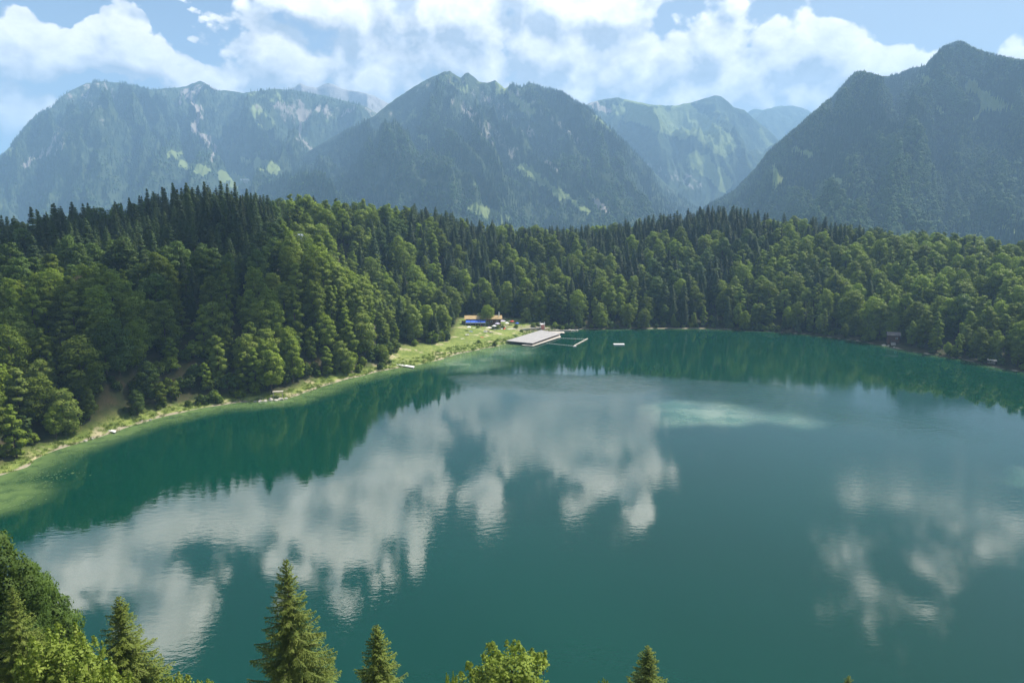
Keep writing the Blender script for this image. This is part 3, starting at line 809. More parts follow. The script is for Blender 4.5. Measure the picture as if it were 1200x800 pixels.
CLEAR = [(at(555, 383, 4), 14), (at(566, 378, 5.6), 13), (at(1045, 401, 2), 9), (at(1162, 427, 1), 7), (at(328, 465, 1), 7), (at(620, 386, 3), 10)]
sp = 6.4
X0, Y0 = np.meshgrid(np.arange(-560, 780, sp), np.arange(96, 900, sp))
X0 = X0 + rng.uniform(-.42, .42, X0.shape) * sp; Y0 = Y0 + rng.uniform(-.42, .42, Y0.shape) * sp
X0 = X0.ravel(); Y0 = Y0.ravel()
az = np.degrees(np.arctan2(X0, Y0))
sd0 = lake_sd(X0, Y0)
k = (np.abs(az) < 47) & (sd0 > 1.5)
leftbank = (X0 < 30) & (Y0 < 410)
k &= ~(leftbank & (sd0 < 5.8 + 1.5 * np.sin(X0 / 11)))
k &= poly_sd(MEADOW, X0, Y0) > 1.5
k &= poly_sd(opening, X0, Y0) > 1
k &= poly_sd(strip, X0, Y0) > 1.0
k &= ~((Y0 < 150) & (X0 > -150) & (X0 < 420))
for (cx, cy), r in CLEAR: k &= np.hypot(X0 - cx, Y0 - cy) > r
X0, Y0, sd0 = X0[k], Y0[k], sd0[k]
Z0 = ground_z(X0, Y0, sd0)
PXb, PYb = proj(X0, Y0, Z0)
con = fbm(X0 / 55, Y0 / 55, 3, 99) * 1.1 + rng.normal(size=len(X0)) * .22
bias = np.interp(PXb, [-100, 60, 150, 330, 420, 520, 640, 760, 880, 960, 1060, 1200, 1300], [0, -.05, -.05, -.15, .0, .30, .22, .30, .05, -.10, -.22, -.25, -.2])
bias = bias + .85 * sstep(Z0, 38, 48) * (PXb < 320) * (Y0 > 280)          # dark conifers along the left ridge
bias = bias + .45 * sstep(Z0, 34, 50) * (PXb > 480) * (PXb < 1080)        # spruces on the far ridge
bias = np.where((Y0 < 288) & (PXb < 300), bias - .22, bias)
bias = np.where((PXb > 300) & (PXb < 470) & (Y0 < 400), -.45, bias)
isc = con + bias > .42
# a second, finer sowing so that the ridge stands closed
hs = np.where(isc, rng.uniform(.55, 1.12, len(X0)) ** 1.0, rng.uniform(.62, 1.34, len(X0)))
hs *= np.where(sd0 < 12, .80, 1.0) * np.where(sd0 < 5, .75, 1.0)
hs = np.where((PXb > 445) & (PXb < 545) & (Y0 < 460), hs * .66, hs)
tone_dark = (PXb < 330) & (Z0 > 38) | (fbm(X0 / 70, Y0 / 70, 2, 7) > .28)
light = (rng.random(len(X0)) < np.where(tone_dark, 0, .12)) | ((PXb > 425) & (PXb < 545) & (Y0 < 465) & (rng.random(len(X0)) < .75)) | ((PXb > 345) & (PXb < 430) & (Z0 > 15) & (Y0 < 420) & (rng.random(len(X0)) < .4)) 
kindid = np.where(isc, 0, np.where(light, 4, np.where(tone_dark, 2, 1)))
tallm = isc & (PXb < 300) & (Z0 > 44) & (Y0 > 285) & (rng.random(len(X0)) < .35)
kindid = np.where(tallm, 3, kindid)
thin = rng.random(len(X0)) < np.where(isc, .9, .60)          # broad crowns need more room
X0, Y0, Z0, hs, kindid, sd0 = [a[thin] for a in (X0, Y0, Z0, hs, kindid, sd0)]
MODELS = {0: SPR, 1: BROAD, 2: BROADD, 3: TALL, 4: LIGHT}
variant = np.array([rng.integers(0, len(MODELS[q])) for q in kindid])
Hm = np.array([MODELS[q][v]['H'] for q, v in zip(kindid, variant)]) * hs
rot = rng.uniform(0, 6.28, len(X0)); wid = hs * rng.uniform(.9, 1.3, len(X0))
# how much of each tree the camera sees
order = np.argsort(Y0)
cov = np.full(1500, 900.0)
vis = np.zeros(len(X0))
PXt, PYt = proj(X0, Y0, Z0 + Hm); PXb, PYb = proj(X0, Y0, Z0)
for i in order:
    rw = (3.6 if kindid[i] in (0, 3) else 5.5) * wid[i] * F / Y0[i] * .8
    a = int(max(0, PXt[i] + 150 - rw)); b_ = int(min(1499, PXt[i] + 150 + rw))
    if b_ <= a: continue
    seg = cov[a:b_ + 1]
    vv = np.clip(np.minimum(seg, PYb[i]) - PYt[i], 0, None).mean()
    inside = (min(b_ - 150, 1200) - max(a - 150, 0)) / max(1, (b_ - a))
    vis[i] = vv * (b_ - a) * max(0, inside) * (1 if PYt[i] < 800 else 0)
    cov[a:b_ + 1] = np.minimum(seg, PYt[i] + .18 * (PYb[i] - PYt[i]))

LAND = [(30, 'at the left edge of the picture'), (110, 'around the red-brown cabin'), (200, 'between cabin and highest hilltop'), (262, 'below the highest hilltop'), (328, 'above the lakeside hut on stones'),
        (385, 'right of the white house roof'), (450, 'on the wooded spur'), (505, 'at the spur tip'), (555, 'behind the blue awnings'), (615, 'behind the bathing platform'), (665, 'behind the floating swim barrier'),
        (725, 'straight behind the white raft'), (790, 'right of the white raft'), (850, 'under the far ridge of spruces'), (910, 'right of the far spruce ridge'), (970, 'well left of the brown boathouse'), (1015, 'just left of the brown boathouse'),
        (1050, 'by the brown boathouse'), (1105, 'right of the brown boathouse'), (1160, 'by the small white-roofed shelter'), (1195, 'at the right edge of the picture')]
ORD = ['first', 'second', 'third', 'fourth', 'fifth', 'sixth', 'seventh', 'eighth', 'ninth', 'tenth', 'eleventh', 'twelfth', 'thirteenth', 'fourteenth', 'fifteenth', 'sixteenth', 'seventeenth', 'eighteenth', 'nineteenth', 'twentieth']
ORD += [a + '-' + b for a in ('twenty', 'thirty', 'forty') for b in ORD[:9]]
KN = {4: 'pale tree', 0: 'spruce', 1: 'leafy tree', 2: 'dark leafy tree', 3: 'bare-stemmed spruce'}
chosen = set(); per = {}
for group, ks in (('conifer', (0, 3)), ('broad', (1, 2, 4))):
    ids = [i for i in np.argsort(-vis) if kindid[i] in ks and vis[i] > 12][:(292 if group == 'conifer' else 288)]
    chosen.update(ids)
for i in chosen:
    land = min(range(len(LAND)), key=lambda q: abs(LAND[q][0] - PXt[i]))
    tier = 'lakeside' if sd0[i] < 14 else ('ridge-top' if Z0[i] > 42 else ('high-slope' if Z0[i] > 22 else 'low-slope'))
    per.setdefault((int(kindid[i]), tier, land), []).append(i)
for (kd, tier, land), ids in sorted(per.items()):
    ids.sort(key=lambda i: PXt[i])
    for r, i in enumerate(ids):
        m = MODELS[kd][variant[i]]
        nm = 'spruce_tree' if kd in (0, 3) else 'broadleaf_tree'
        e = empty(nm, (X0[i], Y0[i], Z0[i]), rot[i], (wid[i], wid[i], hs[i]))
        if len(ids) == 1: lab = 'only %s %s %s' % (tier, KN[kd], LAND[land][1])
        else: lab = '%s from left of the %s %ss %s' % (ORD[r] if r < len(ORD) else 'last', tier, KN[kd], LAND[land][1])
        tag(e, lab, 'spruce' if kd in (0, 3) else 'tree', 'spruces of the lakeside forest' if kd in (0, 3) else 'leafy trees of the lakeside forest')
        link('crown', m['crown'], e); link('trunk', m['trunk'], e)
rest = np.array([i not in chosen for i in range(len(X0))])
for nm, ks, lab in (('spruce_forest', (0, 3), 'mass of further spruces filling the forest round the lake'), ('broadleaf_forest', (1, 2, 4), 'mass of further leafy trees filling the forest round the lake')):
    s_ = rest & np.isin(kindid, ks)
    protos = [q['full'] for kk in ks for q in MODELS[kk]]
    for p_i, p_ in enumerate(protos): pass
    off = {kk: sum(len(MODELS[k2]) for k2 in ks[:n_]) for n_, kk in enumerate(ks)}
    idx = np.array([off[q] + v for q, v in zip(kindid[s_], variant[s_])])
    col_protos = protos
    o = instancer(nm, np.stack([X0[s_], Y0[s_], Z0[s_]], 1), rot[s_], np.stack([wid[s_], wid[s_], hs[s_]], 1), idx, col_protos)
    tag(o, lab, 'forest', kind='stuff')
print('trees', len(X0), 'individual', len(chosen))

# undergrowth along the banks
SHRUB = [both('shrub', broadleaf(300 + i, 4.2, 2.4, 9, 700, .26, .3), [M_LEAF, M_LEAF_DARK][i % 2], M_BARK)['full'] for i in range(4)]
n = 5200
xs = rng.uniform(-330, 420, n * 3); ys = rng.uniform(150, 560, n * 3)
sds = lake_sd(xs, ys)
kk = (sds > 1.2) & (sds < 26) & (poly_sd(MEADOW, xs, ys) > 0) & ~((xs < 30) & (ys < 410) & (sds < 5 + 3 * np.sin(xs / 9))) & (poly_sd(opening, xs, ys) > 0)
for (cx, cy), r in CLEAR: kk &= np.hypot(xs - cx, ys - cy) > r * .7
kk &= rng.random(n * 3) < np.where(sds < 10, .9, np.where(xs < 30, .9, .35))
xs, ys, sds = xs[kk], ys[kk], sds[kk]
zs = ground_z(xs, ys, sds)
s_ = rng.uniform(.45, 1.25, len(xs)) * np.where((sds > 10) & (xs < 30), 1.6, 1.0)
tag(instancer('undergrowth', np.stack([xs, ys, zs - .2], 1), rng.uniform(0, 6.28, len(xs)), np.stack([s_, s_, s_], 1), rng.integers(0, 4, len(xs)), SHRUB), 'low bushes along the wooded banks', 'undergrowth', kind='stuff')

# reeds and tall grass on the left bank and the meadow
M_REED = foliage('reed', (.12, .18, .045), (.21, .26, .08), .3, .5, .15)
def tuft(seed):
    r = np.random.default_rng(seed); n = 26
    a = r.uniform(0, 6.28, n); d = r.uniform(0, .9, n); h = r.uniform(.4, 1.0, n); w = .06
    b0 = np.stack([d * np.cos(a), d * np.sin(a), np.zeros(n)], 1); t_ = r.uniform(0, 6.28, n)
    side = np.stack([np.cos(t_), np.sin(t_), 0 * t_], 1) * w
    topp = b0 + np.stack([r.normal(size=n) * .15, r.normal(size=n) * .15, h], 1)
    V = np.stack([b0 - side, b0 + side, topp], 1).reshape(-1, 3)
    return mesh_np('grass_tuft', V, np.arange(3 * n).reshape(n, 3), [M_REED])
TUFT = [tuft(i) for i in range(4)]
xs = rng.uniform(-330, 60, 60000); ys = rng.uniform(150, 500, 60000)
sds = lake_sd(xs, ys)
inm = poly_sd(MEADOW, xs, ys) < 0
kk = (sds > -.3) & (((sds < 7) & (ys < 430)) | (inm & (sds < 12)) | (poly_sd(opening, xs, ys) < 2) | (poly_sd(strip, xs, ys) < 0)) & (fbm(xs / 6, ys / 6, 3, 4) > -.25)
xs, ys, sds = xs[kk], ys[kk], sds[kk]
s_ = rng.uniform(.6, 1.3, len(xs))
tag(instancer('tall_grass', np.stack([xs, ys, ground_z(xs, ys, sds) - .05], 1), rng.uniform(0, 6.28, len(xs)), np.stack([s_, s_, s_], 1), rng.integers(0, 4, len(xs)), TUFT), 'tall pale grass and reeds along the left bank', 'grass', kind='stuff')
print('tufts', len(xs))

# ------------------------------------------------------------------ trees on the near slope below the camera
def spruce_near(seed, H=22.0, R0=5.4, step=.34, power=.62):
    rng = np.random.default_rng(seed)
    Cs, Ts, Ns, Ls, Ws = [], [], [], [], []
    tr = [tube([(0, 0, -2), (0, 0, H * .35), (.05, 0, H * .75), (0, 0, H)], [.30, .22, .09, .012], 8)]
    z = H - .25; lead = 0
    while z > H * .22:
        f = z / H
        L = R0 * (1 - f) ** power * .98 + .05
        nb = 5 + int(min(6, L * 2))
        a0 = rng.uniform(0, 6.28)
        for k in range(nb):
            a = a0 + 6.283 * k / nb + rng.uniform(-.3, .3)
            l = L * rng.uniform(.62, 1.12)
            if l < .12: continue
            ca, sa = math.cos(a), math.sin(a)
            slope = -.10 - .42 * (1 - f) * min(1, l / 2) + rng.uniform(-.10, .10) + (.85 if L < .6 else (.35 if L < 1.2 else 0))
            n = max(3, int(l / .085))
            u = (np.arange(n) + .5) / n
            r_ = l * u; zz = z + slope * r_ + .16 * l * u ** 2.5 - .05 * l * np.sin(u * 3.1)
            # needles along the branch axis
            dx = np.stack([np.full(n, ca), np.full(n, sa), np.full(n, slope) + .4 * u ** 1.5], 1)
            dx /= np.linalg.norm(dx, axis=1, keepdims=True)
            P = np.stack([r_ * ca, r_ * sa, zz], 1)
            Cs.append(P); Ts.append(dx); Ns.append(np.tile([0, 0, 1.0], (n, 1)) + rng.normal(size=(n, 3)) * .4); Ls.append(np.full(n, .10)); Ws.append(np.full(n, .045))
            if l > 1.4 and k % 2 == 0: tr.append(tube([P[0] * [.1, .1, 1], P[n // 2] - [0, 0, .03], P[-2]], [.035, .02, .008], 3))
            # side twigs, hanging
            for sgn in (-1, 1):
                tl = (.42 * l * (1 - u) ** .8 * (u ** .25) + .03 + .07 * min(1, L)) * rng.uniform(.6, 1.2, n)
                tl = np.minimum(tl, .95)
                hang = rng.uniform(.25, .75, n) * min(1, l / 1.5)
                td = np.stack([ca * .62 - sgn * sa * .75, sa * .62 + sgn * ca * .75, 0 * u], 0) if False else np.stack([np.full(n, ca * .62 - sgn * sa * .75), np.full(n, sa * .62 + sgn * ca * .75), -hang], 1)
                td /= np.linalg.norm(td, axis=1, keepdims=True)
                m = 4
                for q in range(m):
                    w = (q + .5) / m
                    C = P + td * (tl * w)[:, None] + np.array([0, 0, -1.0]) * (.22 * tl * w * w)[:, None]
                    C += rng.normal(size=C.shape) * .015
                    Cs.append(C); Ts.append(td + rng.normal(size=td.shape) * .28); Ns.append(np.tile([ca * .3, sa * .3, 1.0], (n, 1)) + rng.normal(size=(n, 3)) * .5)
                    Ls.append(tl / m * .75 + .035); Ws.append(np.full(n, .034) * rng.uniform(.7, 1.3, n))
        z -= step * rng.uniform(.7, 1.25) * (.65 if L < 1 else 1)
    C = np.vstack(Cs); T = np.vstack(Ts); N = np.vstack(Ns); Ll = np.concatenate(Ls)[:, None]; W = np.concatenate(Ws)[:, None]
    T /= np.linalg.norm(T, axis=1, keepdims=True); B = np.cross(N, T); B /= np.linalg.norm(B, axis=1, keepdims=True) + 1e-9
    V = np.stack([C + T * Ll, C + B * W, C - T * Ll, C - B * W], 1).reshape(-1, 3)
    Nn = np.cross(T, B)
    out = np.stack([C[:, 0], C[:, 1], .7 * np.hypot(C[:, 0], C[:, 1])], 1); out /= np.linalg.norm(out, axis=1, keepdims=True) + 1e-9
    SN = np.repeat(Nn * .55 + out * .6, 4, axis=0)
    return (V, np.arange(len(V)).reshape(-1, 4), SN), join(tr)
def leafy_near(seed, H=14.0, R0=3.2, n=26000, size=.10, nl=34, taper=.6, shoots=60):
    """leafy tree with separate upright shoots on top"""
    rng = np.random.default_rng(seed)
    (V, Fc, SN), (tv, tf) = broadleaf(seed, H, R0, nl, n, size, .2, .93, taper)
    parts = [(V, Fc)]; sn = [SN]; tr = [(tv, tf)]
    for k in range(shoots):
        a = rng.uniform(0, 6.28); d = R0 * math.sqrt(rng.random()) * .8
        top = H * (1.0 - .30 * (d / R0) ** 1.5) * rng.uniform(.93, 1.03); L = rng.uniform(.7, 1.5)
        m = 70; u = rng.random(m) ** .8
        rr = .42 * (1 - u) ** .6 * rng.uniform(.2, 1, m); b = rng.uniform(0, 6.28, m)
        C = np.stack([d * math.cos(a) * (1 + .05 * u) + rr * np.cos(b), d * math.sin(a) * (1 + .05 * u) + rr * np.sin(b), top - L + L * u], 1)
        N = np.stack([np.cos(b), np.sin(b), .5 + 0 * b], 1) + rng.normal(size=C.shape) * .5
        parts.append(cards(C, N, rng.uniform(.7, 1.3, m) * size, rng, .6)); sn.append(np.repeat(N, 4, axis=0))
        tr.append(tube([(d * math.cos(a), d * math.sin(a), top - L - .5), (d * math.cos(a), d * math.sin(a), top)], [.02, .005], 3))
    V, Fc = join(parts)
    return (V, Fc, np.vstack(sn)), join(tr)
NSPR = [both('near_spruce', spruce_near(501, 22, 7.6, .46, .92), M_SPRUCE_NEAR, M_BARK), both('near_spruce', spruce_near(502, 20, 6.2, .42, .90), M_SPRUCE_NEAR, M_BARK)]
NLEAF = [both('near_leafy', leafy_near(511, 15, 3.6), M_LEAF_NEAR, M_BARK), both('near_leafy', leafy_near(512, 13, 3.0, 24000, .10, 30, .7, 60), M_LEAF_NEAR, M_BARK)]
M_MIDLEAF = foliage('mid_green_leaves', (.065, .115, .026), (.11, .165, .038), .3, .6, .15)
NDARK = [both('near_dark_leafy', leafy_near(521, 16, 4.6, 42000, .12, 40, .5, 0), M_MIDLEAF, M_BARK)]
near = [  # tip px, tip py, distance, model, width factor, turn, name, label
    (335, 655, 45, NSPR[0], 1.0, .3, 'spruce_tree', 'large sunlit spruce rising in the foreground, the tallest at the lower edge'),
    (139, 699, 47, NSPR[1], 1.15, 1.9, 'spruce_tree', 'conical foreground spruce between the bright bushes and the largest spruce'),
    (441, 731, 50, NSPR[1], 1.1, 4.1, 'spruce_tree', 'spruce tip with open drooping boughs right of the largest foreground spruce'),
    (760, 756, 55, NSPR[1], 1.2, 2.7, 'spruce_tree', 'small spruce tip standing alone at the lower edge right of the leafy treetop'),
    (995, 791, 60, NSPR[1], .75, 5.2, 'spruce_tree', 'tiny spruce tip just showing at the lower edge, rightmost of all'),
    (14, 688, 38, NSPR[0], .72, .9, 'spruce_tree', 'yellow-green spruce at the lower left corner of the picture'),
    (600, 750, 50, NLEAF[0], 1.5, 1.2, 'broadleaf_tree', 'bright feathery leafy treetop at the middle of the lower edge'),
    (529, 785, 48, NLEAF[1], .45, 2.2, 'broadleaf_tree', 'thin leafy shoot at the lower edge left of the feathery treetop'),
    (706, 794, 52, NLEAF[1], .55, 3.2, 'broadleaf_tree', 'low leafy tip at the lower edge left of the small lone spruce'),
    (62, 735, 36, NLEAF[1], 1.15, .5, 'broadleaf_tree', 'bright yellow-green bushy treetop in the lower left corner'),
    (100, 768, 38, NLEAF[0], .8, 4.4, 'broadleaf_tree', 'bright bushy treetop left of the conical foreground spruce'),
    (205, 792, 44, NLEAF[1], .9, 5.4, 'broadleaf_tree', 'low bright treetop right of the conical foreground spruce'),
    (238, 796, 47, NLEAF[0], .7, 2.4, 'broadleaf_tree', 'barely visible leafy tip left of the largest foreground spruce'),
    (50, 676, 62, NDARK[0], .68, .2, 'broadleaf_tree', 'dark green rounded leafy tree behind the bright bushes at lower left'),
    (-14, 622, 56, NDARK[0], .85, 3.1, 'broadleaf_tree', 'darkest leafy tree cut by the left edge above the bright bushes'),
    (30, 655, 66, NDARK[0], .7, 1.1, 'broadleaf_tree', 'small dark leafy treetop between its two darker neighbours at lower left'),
]
for px_, py_, Yd, m, wf, rz, nm, lab in near:
    x, zt = up(px_, py_, Yd)
    g0 = gz(x, Yd)
    s_h = (zt - g0) / m['H']
    if s_h < .55: g0 = zt - .55 * m['H']; s_h = .55
    if s_h > 1.15: g0 = zt - 1.15 * m['H'] ; s_h = 1.15
    e = empty(nm, (x, Yd, g0), rz, (wf, wf, s_h))
    tag(e, lab, 'spruce' if nm == 'spruce_tree' else 'tree')
    link('crown', m['crown'], e); link('trunk', m['trunk'], e)
    #print(nm, round(x, 1), Yd, 'g', round(g0, 1), round(gz(x, Yd), 1), 'tip', round(zt, 1))
# the rest of the near slope stays under the lower edge of the picture
xs = rng.uniform(-150, 170, 900); ys = rng.uniform(5, 100, 900)
sds = lake_sd(xs, ys); zs = ground_z(xs, ys, sds)
P, I_, S_ = [], [], []
protos = [BROAD[1]['full'], SPR[0]['full']]
for x, y, z, d in zip(xs, ys, zs, sds):
    if d < 2: continue
    k_ = rng.integers(0, 2); H_ = [20, 26][k_]
    s_ = rng.uniform(.5, .8)
    rr = 4.5
    pt = proj(np.array([x - rr, x + rr, x]), np.array([y + rr * .4] * 3), np.array([z + H_ * s_] * 3))
    hid = (pt[1].min() > 845) or pt[0].min() > 1250 or pt[0].max() < -50
    if not hid: continue
    if math.hypot(x, y) < 9 and z + H_ * s_ > 70: continue
    if any(math.hypot(x - q[0], y - q[1]) < 5 for q in P): continue
    P.append((x, y, z)); I_.append(k_); S_.append((s_, s_, s_))
tag(instancer('near_slope_forest', P, rng.uniform(0, 6.28, len(P)), S_, I_, protos), 'wooded near slope under the camera', 'forest', kind='stuff')

# ------------------------------------------------------------------ built things: helpers
class MB:
    def __init__(s): s.p = []
    def box(s, c, d, rz=0.0, rx=0.0, ry=0.0):
        x, y, z = [q / 2 for q in d]
        V = np.array([(i, j, k) for i in (-x, x) for j in (-y, y) for k in (-z, z)], float)
        M = np.array(Euler((rx, ry, rz)).to_matrix())
        V = V @ M.T + np.array(c)
        s.p.append((V, np.array([(0, 1, 3, 2), (4, 6, 7, 5), (0, 4, 5, 1), (2, 3, 7, 6), (0, 2, 6, 4), (1, 5, 7, 3)]))); return s
    def bar(s, a, b, w, h=None):
        a = Vector(a); b = Vector(b); d = b - a; L = d.length
        q = d.to_track_quat('X', 'Z'); M = np.array(q.to_matrix()); h = h or w
        V = np.array([(i, j, k) for i in (0, L) for j in (-w / 2, w / 2) for k in (-h / 2, h / 2)], float) @ M.T + np.array(a)
        s.p.append((V, np.array([(0, 1, 3, 2), (4, 6, 7, 5), (0, 4, 5, 1), (2, 3, 7, 6), (0, 2, 6, 4), (1, 5, 7, 3)]))); return s
    def tube(s, P, Rd, k=8): s.p.append(tube(P, Rd, k)); return s
    def prism(s, pts, z0, z1):
        """upright prism over a four-cornered outline"""
        n = len(pts); V = np.array([(x, y, z0) for x, y in pts] + [(x, y, z1) for x, y in pts], float)
        Fc = [(i, (i + 1) % n, n + (i + 1) % n, n + i) for i in range(n)] + [(3, 2, 1, 0), (4, 5, 6, 7)]
        s.p.append((V, np.array(Fc))); return s
    def build(s, name, mat, parent=None, smooth=False):
        V, Fc = join(s.p)
        return link(name, mesh_np(name, V, Fc, [mat], smooth=smooth), parent)
def icob(seed, r, flat=.7, sub=2, amp=.22):
    bm = bmesh.new(); bmesh.ops.create_icosphere(bm, subdivisions=sub, radius=1)
    rg = np.random.default_rng(seed); V = np.array([v.co[:] for v in bm.verts]); Fc = np.array([[v.index for v in f.verts] for f in bm.faces]); bm.free()
    k = rg.normal(size=(5, 3)) * 1.6; ph = rg.uniform(0, 6.28, 5)
    V = V * (1 + amp * sum(np.sin(V @ k[i] + ph[i]) for i in range(5))[:, None] / 2.2)
    V[:, 2] *= flat
    return V * r, Fc
M_WOOD = plain('weathered_grey_wood', (.36, .345, .335), .85, .25, 2.0)
M_WOODW = plain('pale_dry_wood', (.52, .47, .40), .85, .2, 2.0)
M_WOODD = plain('dark_brown_wood', (.075, .050, .035), .85, .3, 2.5)
M_WOODR = plain('red_brown_wood', (.12, .066, .042), .8, .25, 2.0)
M_WHITE = plain('white_paint', (.78, .77, .74), .5, .06, 2.0)
M_STONE = plain('pale_stone', (.42, .39, .34), .9, .3, 1.5)
M_CONC = plain('concrete', (.44, .41, .36), .9, .2, .8)
M_OCHRE = plain('ochre_roof', (.38, .27, .13), .8, .2, 1.2)
M_TILE = plain('grey_shingle', (.16, .14, .13), .85, .3, 1.5)
M_TILER = plain('brown_tile', (.13, .085, .065), .85, .3, 1.5)
M_BLUE = plain('blue_canvas', (.045, .12, .52), .8, .12, 1.5)
M_RED = plain('red_paint', (.52, .07, .05), .5, .1, 2.0)
M_PINK = plain('faded_red_panel', (.58, .24, .20), .6, .12, 2.0)
M_GLASS = plain('window_glass', (.03, .04, .05), .12, .05, 1.0, spec=.6)
M_LILAC = plain('lilac_canvas', (.55, .50, .62), .8, .08, 2.0)
M_CREAM = plain('cream_canvas', (.68, .62, .50), .8, .08, 2.0)
M_ROPE = plain('float_line', (.62, .62, .56), .7, .1, 4.0)
def yaw(a, b): return math.atan2(b[1] - a[1], b[0] - a[0])

# ------------------------------------------------------------------ bathing platform and jetties
def deck(name, label, cat, corners, z, plank_w, mat, th=.14, group=None, skirt=None, post=True):
    """deck of single planks across a four-cornered outline (corner 0-1 is the run of a plank)"""
    P = [Vector((x, y, 0)) for x, y in corners]
    c = sum(P, Vector()) / 4
    e = empty(name, (c.x, c.y, z)); tag(e, label, cat, group)
    L = ((P[3] - P[0]).length + (P[2] - P[1]).length) / 2
    n = max(3, int(L / plank_w)); rg = random.Random(n)
    for i in range(n):
        u0, u1 = (i + .03) / n, (i + .97) / n
        q = [P[0].lerp(P[3], u0), P[1].lerp(P[2], u0), P[1].lerp(P[2], u1), P[0].lerp(P[3], u1)]
        dz = rg.uniform(-.015, .015)
        MB().prism([(v.x - c.x, v.y - c.y) for v in q], -th + dz, dz).build('plank', mat, e)
    b = MB()
    for k in (.06, .5, .94):
        a0, a1 = P[0].lerp(P[1], k) - c, P[3].lerp(P[2], k) - c
        b.bar((a0.x, a0.y, -th - .16), (a1.x, a1.y, -th - .16), .18, .26)
    b.build('beam', M_WOODD, e)
    if post:
        m = max(2, int(L / 5))
        for k in (.06, .94):
            for j in range(m + 1):
                v = P[0].lerp(P[1], k).lerp(P[3].lerp(P[2], k), (j + .0) / m * .96 + .02) - c
                MB().tube([(v.x, v.y, -z - 1.2), (v.x, v.y, -th - .28)], [.14, .14], 7).build('post', M_WOODD, e)
    return e
A_, B_, C_, D_ = at(593, 399.0, 1.9), at(624, 402.0, 1.9), at(657, 390.6, 1.9), at(634, 386.6, 1.9)
e = deck('bathing_platform', 'big raised pale wooden bathing platform at the end of the lawn', 'platform', [A_, B_, C_, D_], 1.9, 1.5, M_WOOD, .25)
b = MB()
for p, q in ((A_, B_), (B_, C_)):
    cx, cy = e.location.x, e.location.y
    b.bar((p[0] - cx, p[1] - cy, -.42), (q[0] - cx, q[1] - cy, -.42), .12, .30)
b.build('fascia', M_WOODD, e)
deck('lower_deck', 'narrow lower deck along the water side of the big raised platform', 'deck', [at(611, 404.2, .55), at(625, 405.2, .55), at(657.5, 394.6, .55), at(655.5, 391.9, .55)], .55, 1.4, M_WOODW)
deck('jetty', 'light jetty running out behind the raised platform by the red diving tower', 'jetty', [at(634, 388.2, .7), at(636, 389.6, .7), at(662, 390.2, .7), at(661, 388.4, .7)], .7, 2.0, M_WOODW)
deck('jetty', 'thin white plank jetty on the reedy bank left of the lawn', 'jetty', [at(455, 424.0, .55), at(456, 425.8, .55), at(485, 430.6, .55), at(486, 428.9, .55)], .55, 2.2, M_WHITE)
deck('jetty', 'short pale jetty on the grassy bank far left by the shallows', 'jetty', [at(124, 502.2, .5), at(126, 504.2, .5), at(135, 506.6, .5), at(136, 504.0, .5)], .5, .8, M_WHITE)

# diving tower with red front
tx, ty = at(635.5, 386, 1.0)
e = tag(empty('diving_tower', (tx, ty, .8)), 'small diving tower with faded red front and white top beside the platform', 'diving tower')
for sx in (-1.5, 1.5):
    for sy in (-1.3, 1.3): MB().box((sx, sy, 2.6), (.22, .22, 5.2)).build('post', M_WHITE, e)
MB().box((0, 0, 4.0), (3.4, 3.0, .2)).build('platform', M_WHITE, e)
rl = MB()
for z_ in (4.6, 5.1):
    rl.box((0, -1.42, z_), (3.2, .09, .12)).box((-1.62, 0, z_), (.09, 2.9, .12)).box((1.62, 0, z_), (.09, 2.9, .12))
rl.build('railing', M_WHITE, e)
MB().box((.1, -1.48, 2.2), (2.2, .10, 3.3)).build('front_panel', M_PINK, e)
MB().box((1.70, -.2, 2.0), (.10, 1.9, 3.0)).build('side_panel', M_RED, e)
MB().box((-.6, -2.2, 4.12), (.7, 3.2, .08)).build('diving_board', M_WHITE, e)
ld = MB().bar((.6, 1.5, 0), (.6, 1.42, 4.0), .07).bar((1.1, 1.5, 0), (1.1, 1.42, 4.0), .07)
for k in range(10): ld.box((.85, 1.46, .35 + k * .38), (.5, .05, .05))
ld.build('ladder', M_WHITE, e)

# terrace wall of pale blocks behind the platform
for nm, lab, (a, b_), hh_, nblk in (('terrace_wall', 'long pale stone terrace wall between lawn and platform', (at(612, 387, 2), at(634, 385, 2)), .9, 14),
                                    ('quay_wall', 'pale stone quay edge right of the red diving tower', (at(640, 387.5, .8), at(668, 387, .6)), .8, 16)):
    L = math.dist(a, b_); e = tag(empty(nm, (a[0], a[1], gz(*a) if nm == 'terrace_wall' else .1), yaw(a, b_)), lab, 'wall')
    for i in range(nblk):
        for rr in range(2):
            off = .5 * rr * L / nblk
            MB().box(((i + .5) * L / nblk + off * .5, random.uniform(-.05, .05), hh_ * (rr + .5) / 2), (L / nblk * .93, 1.0, hh_ / 2 * .92)).build('stone', M_STONE, e)

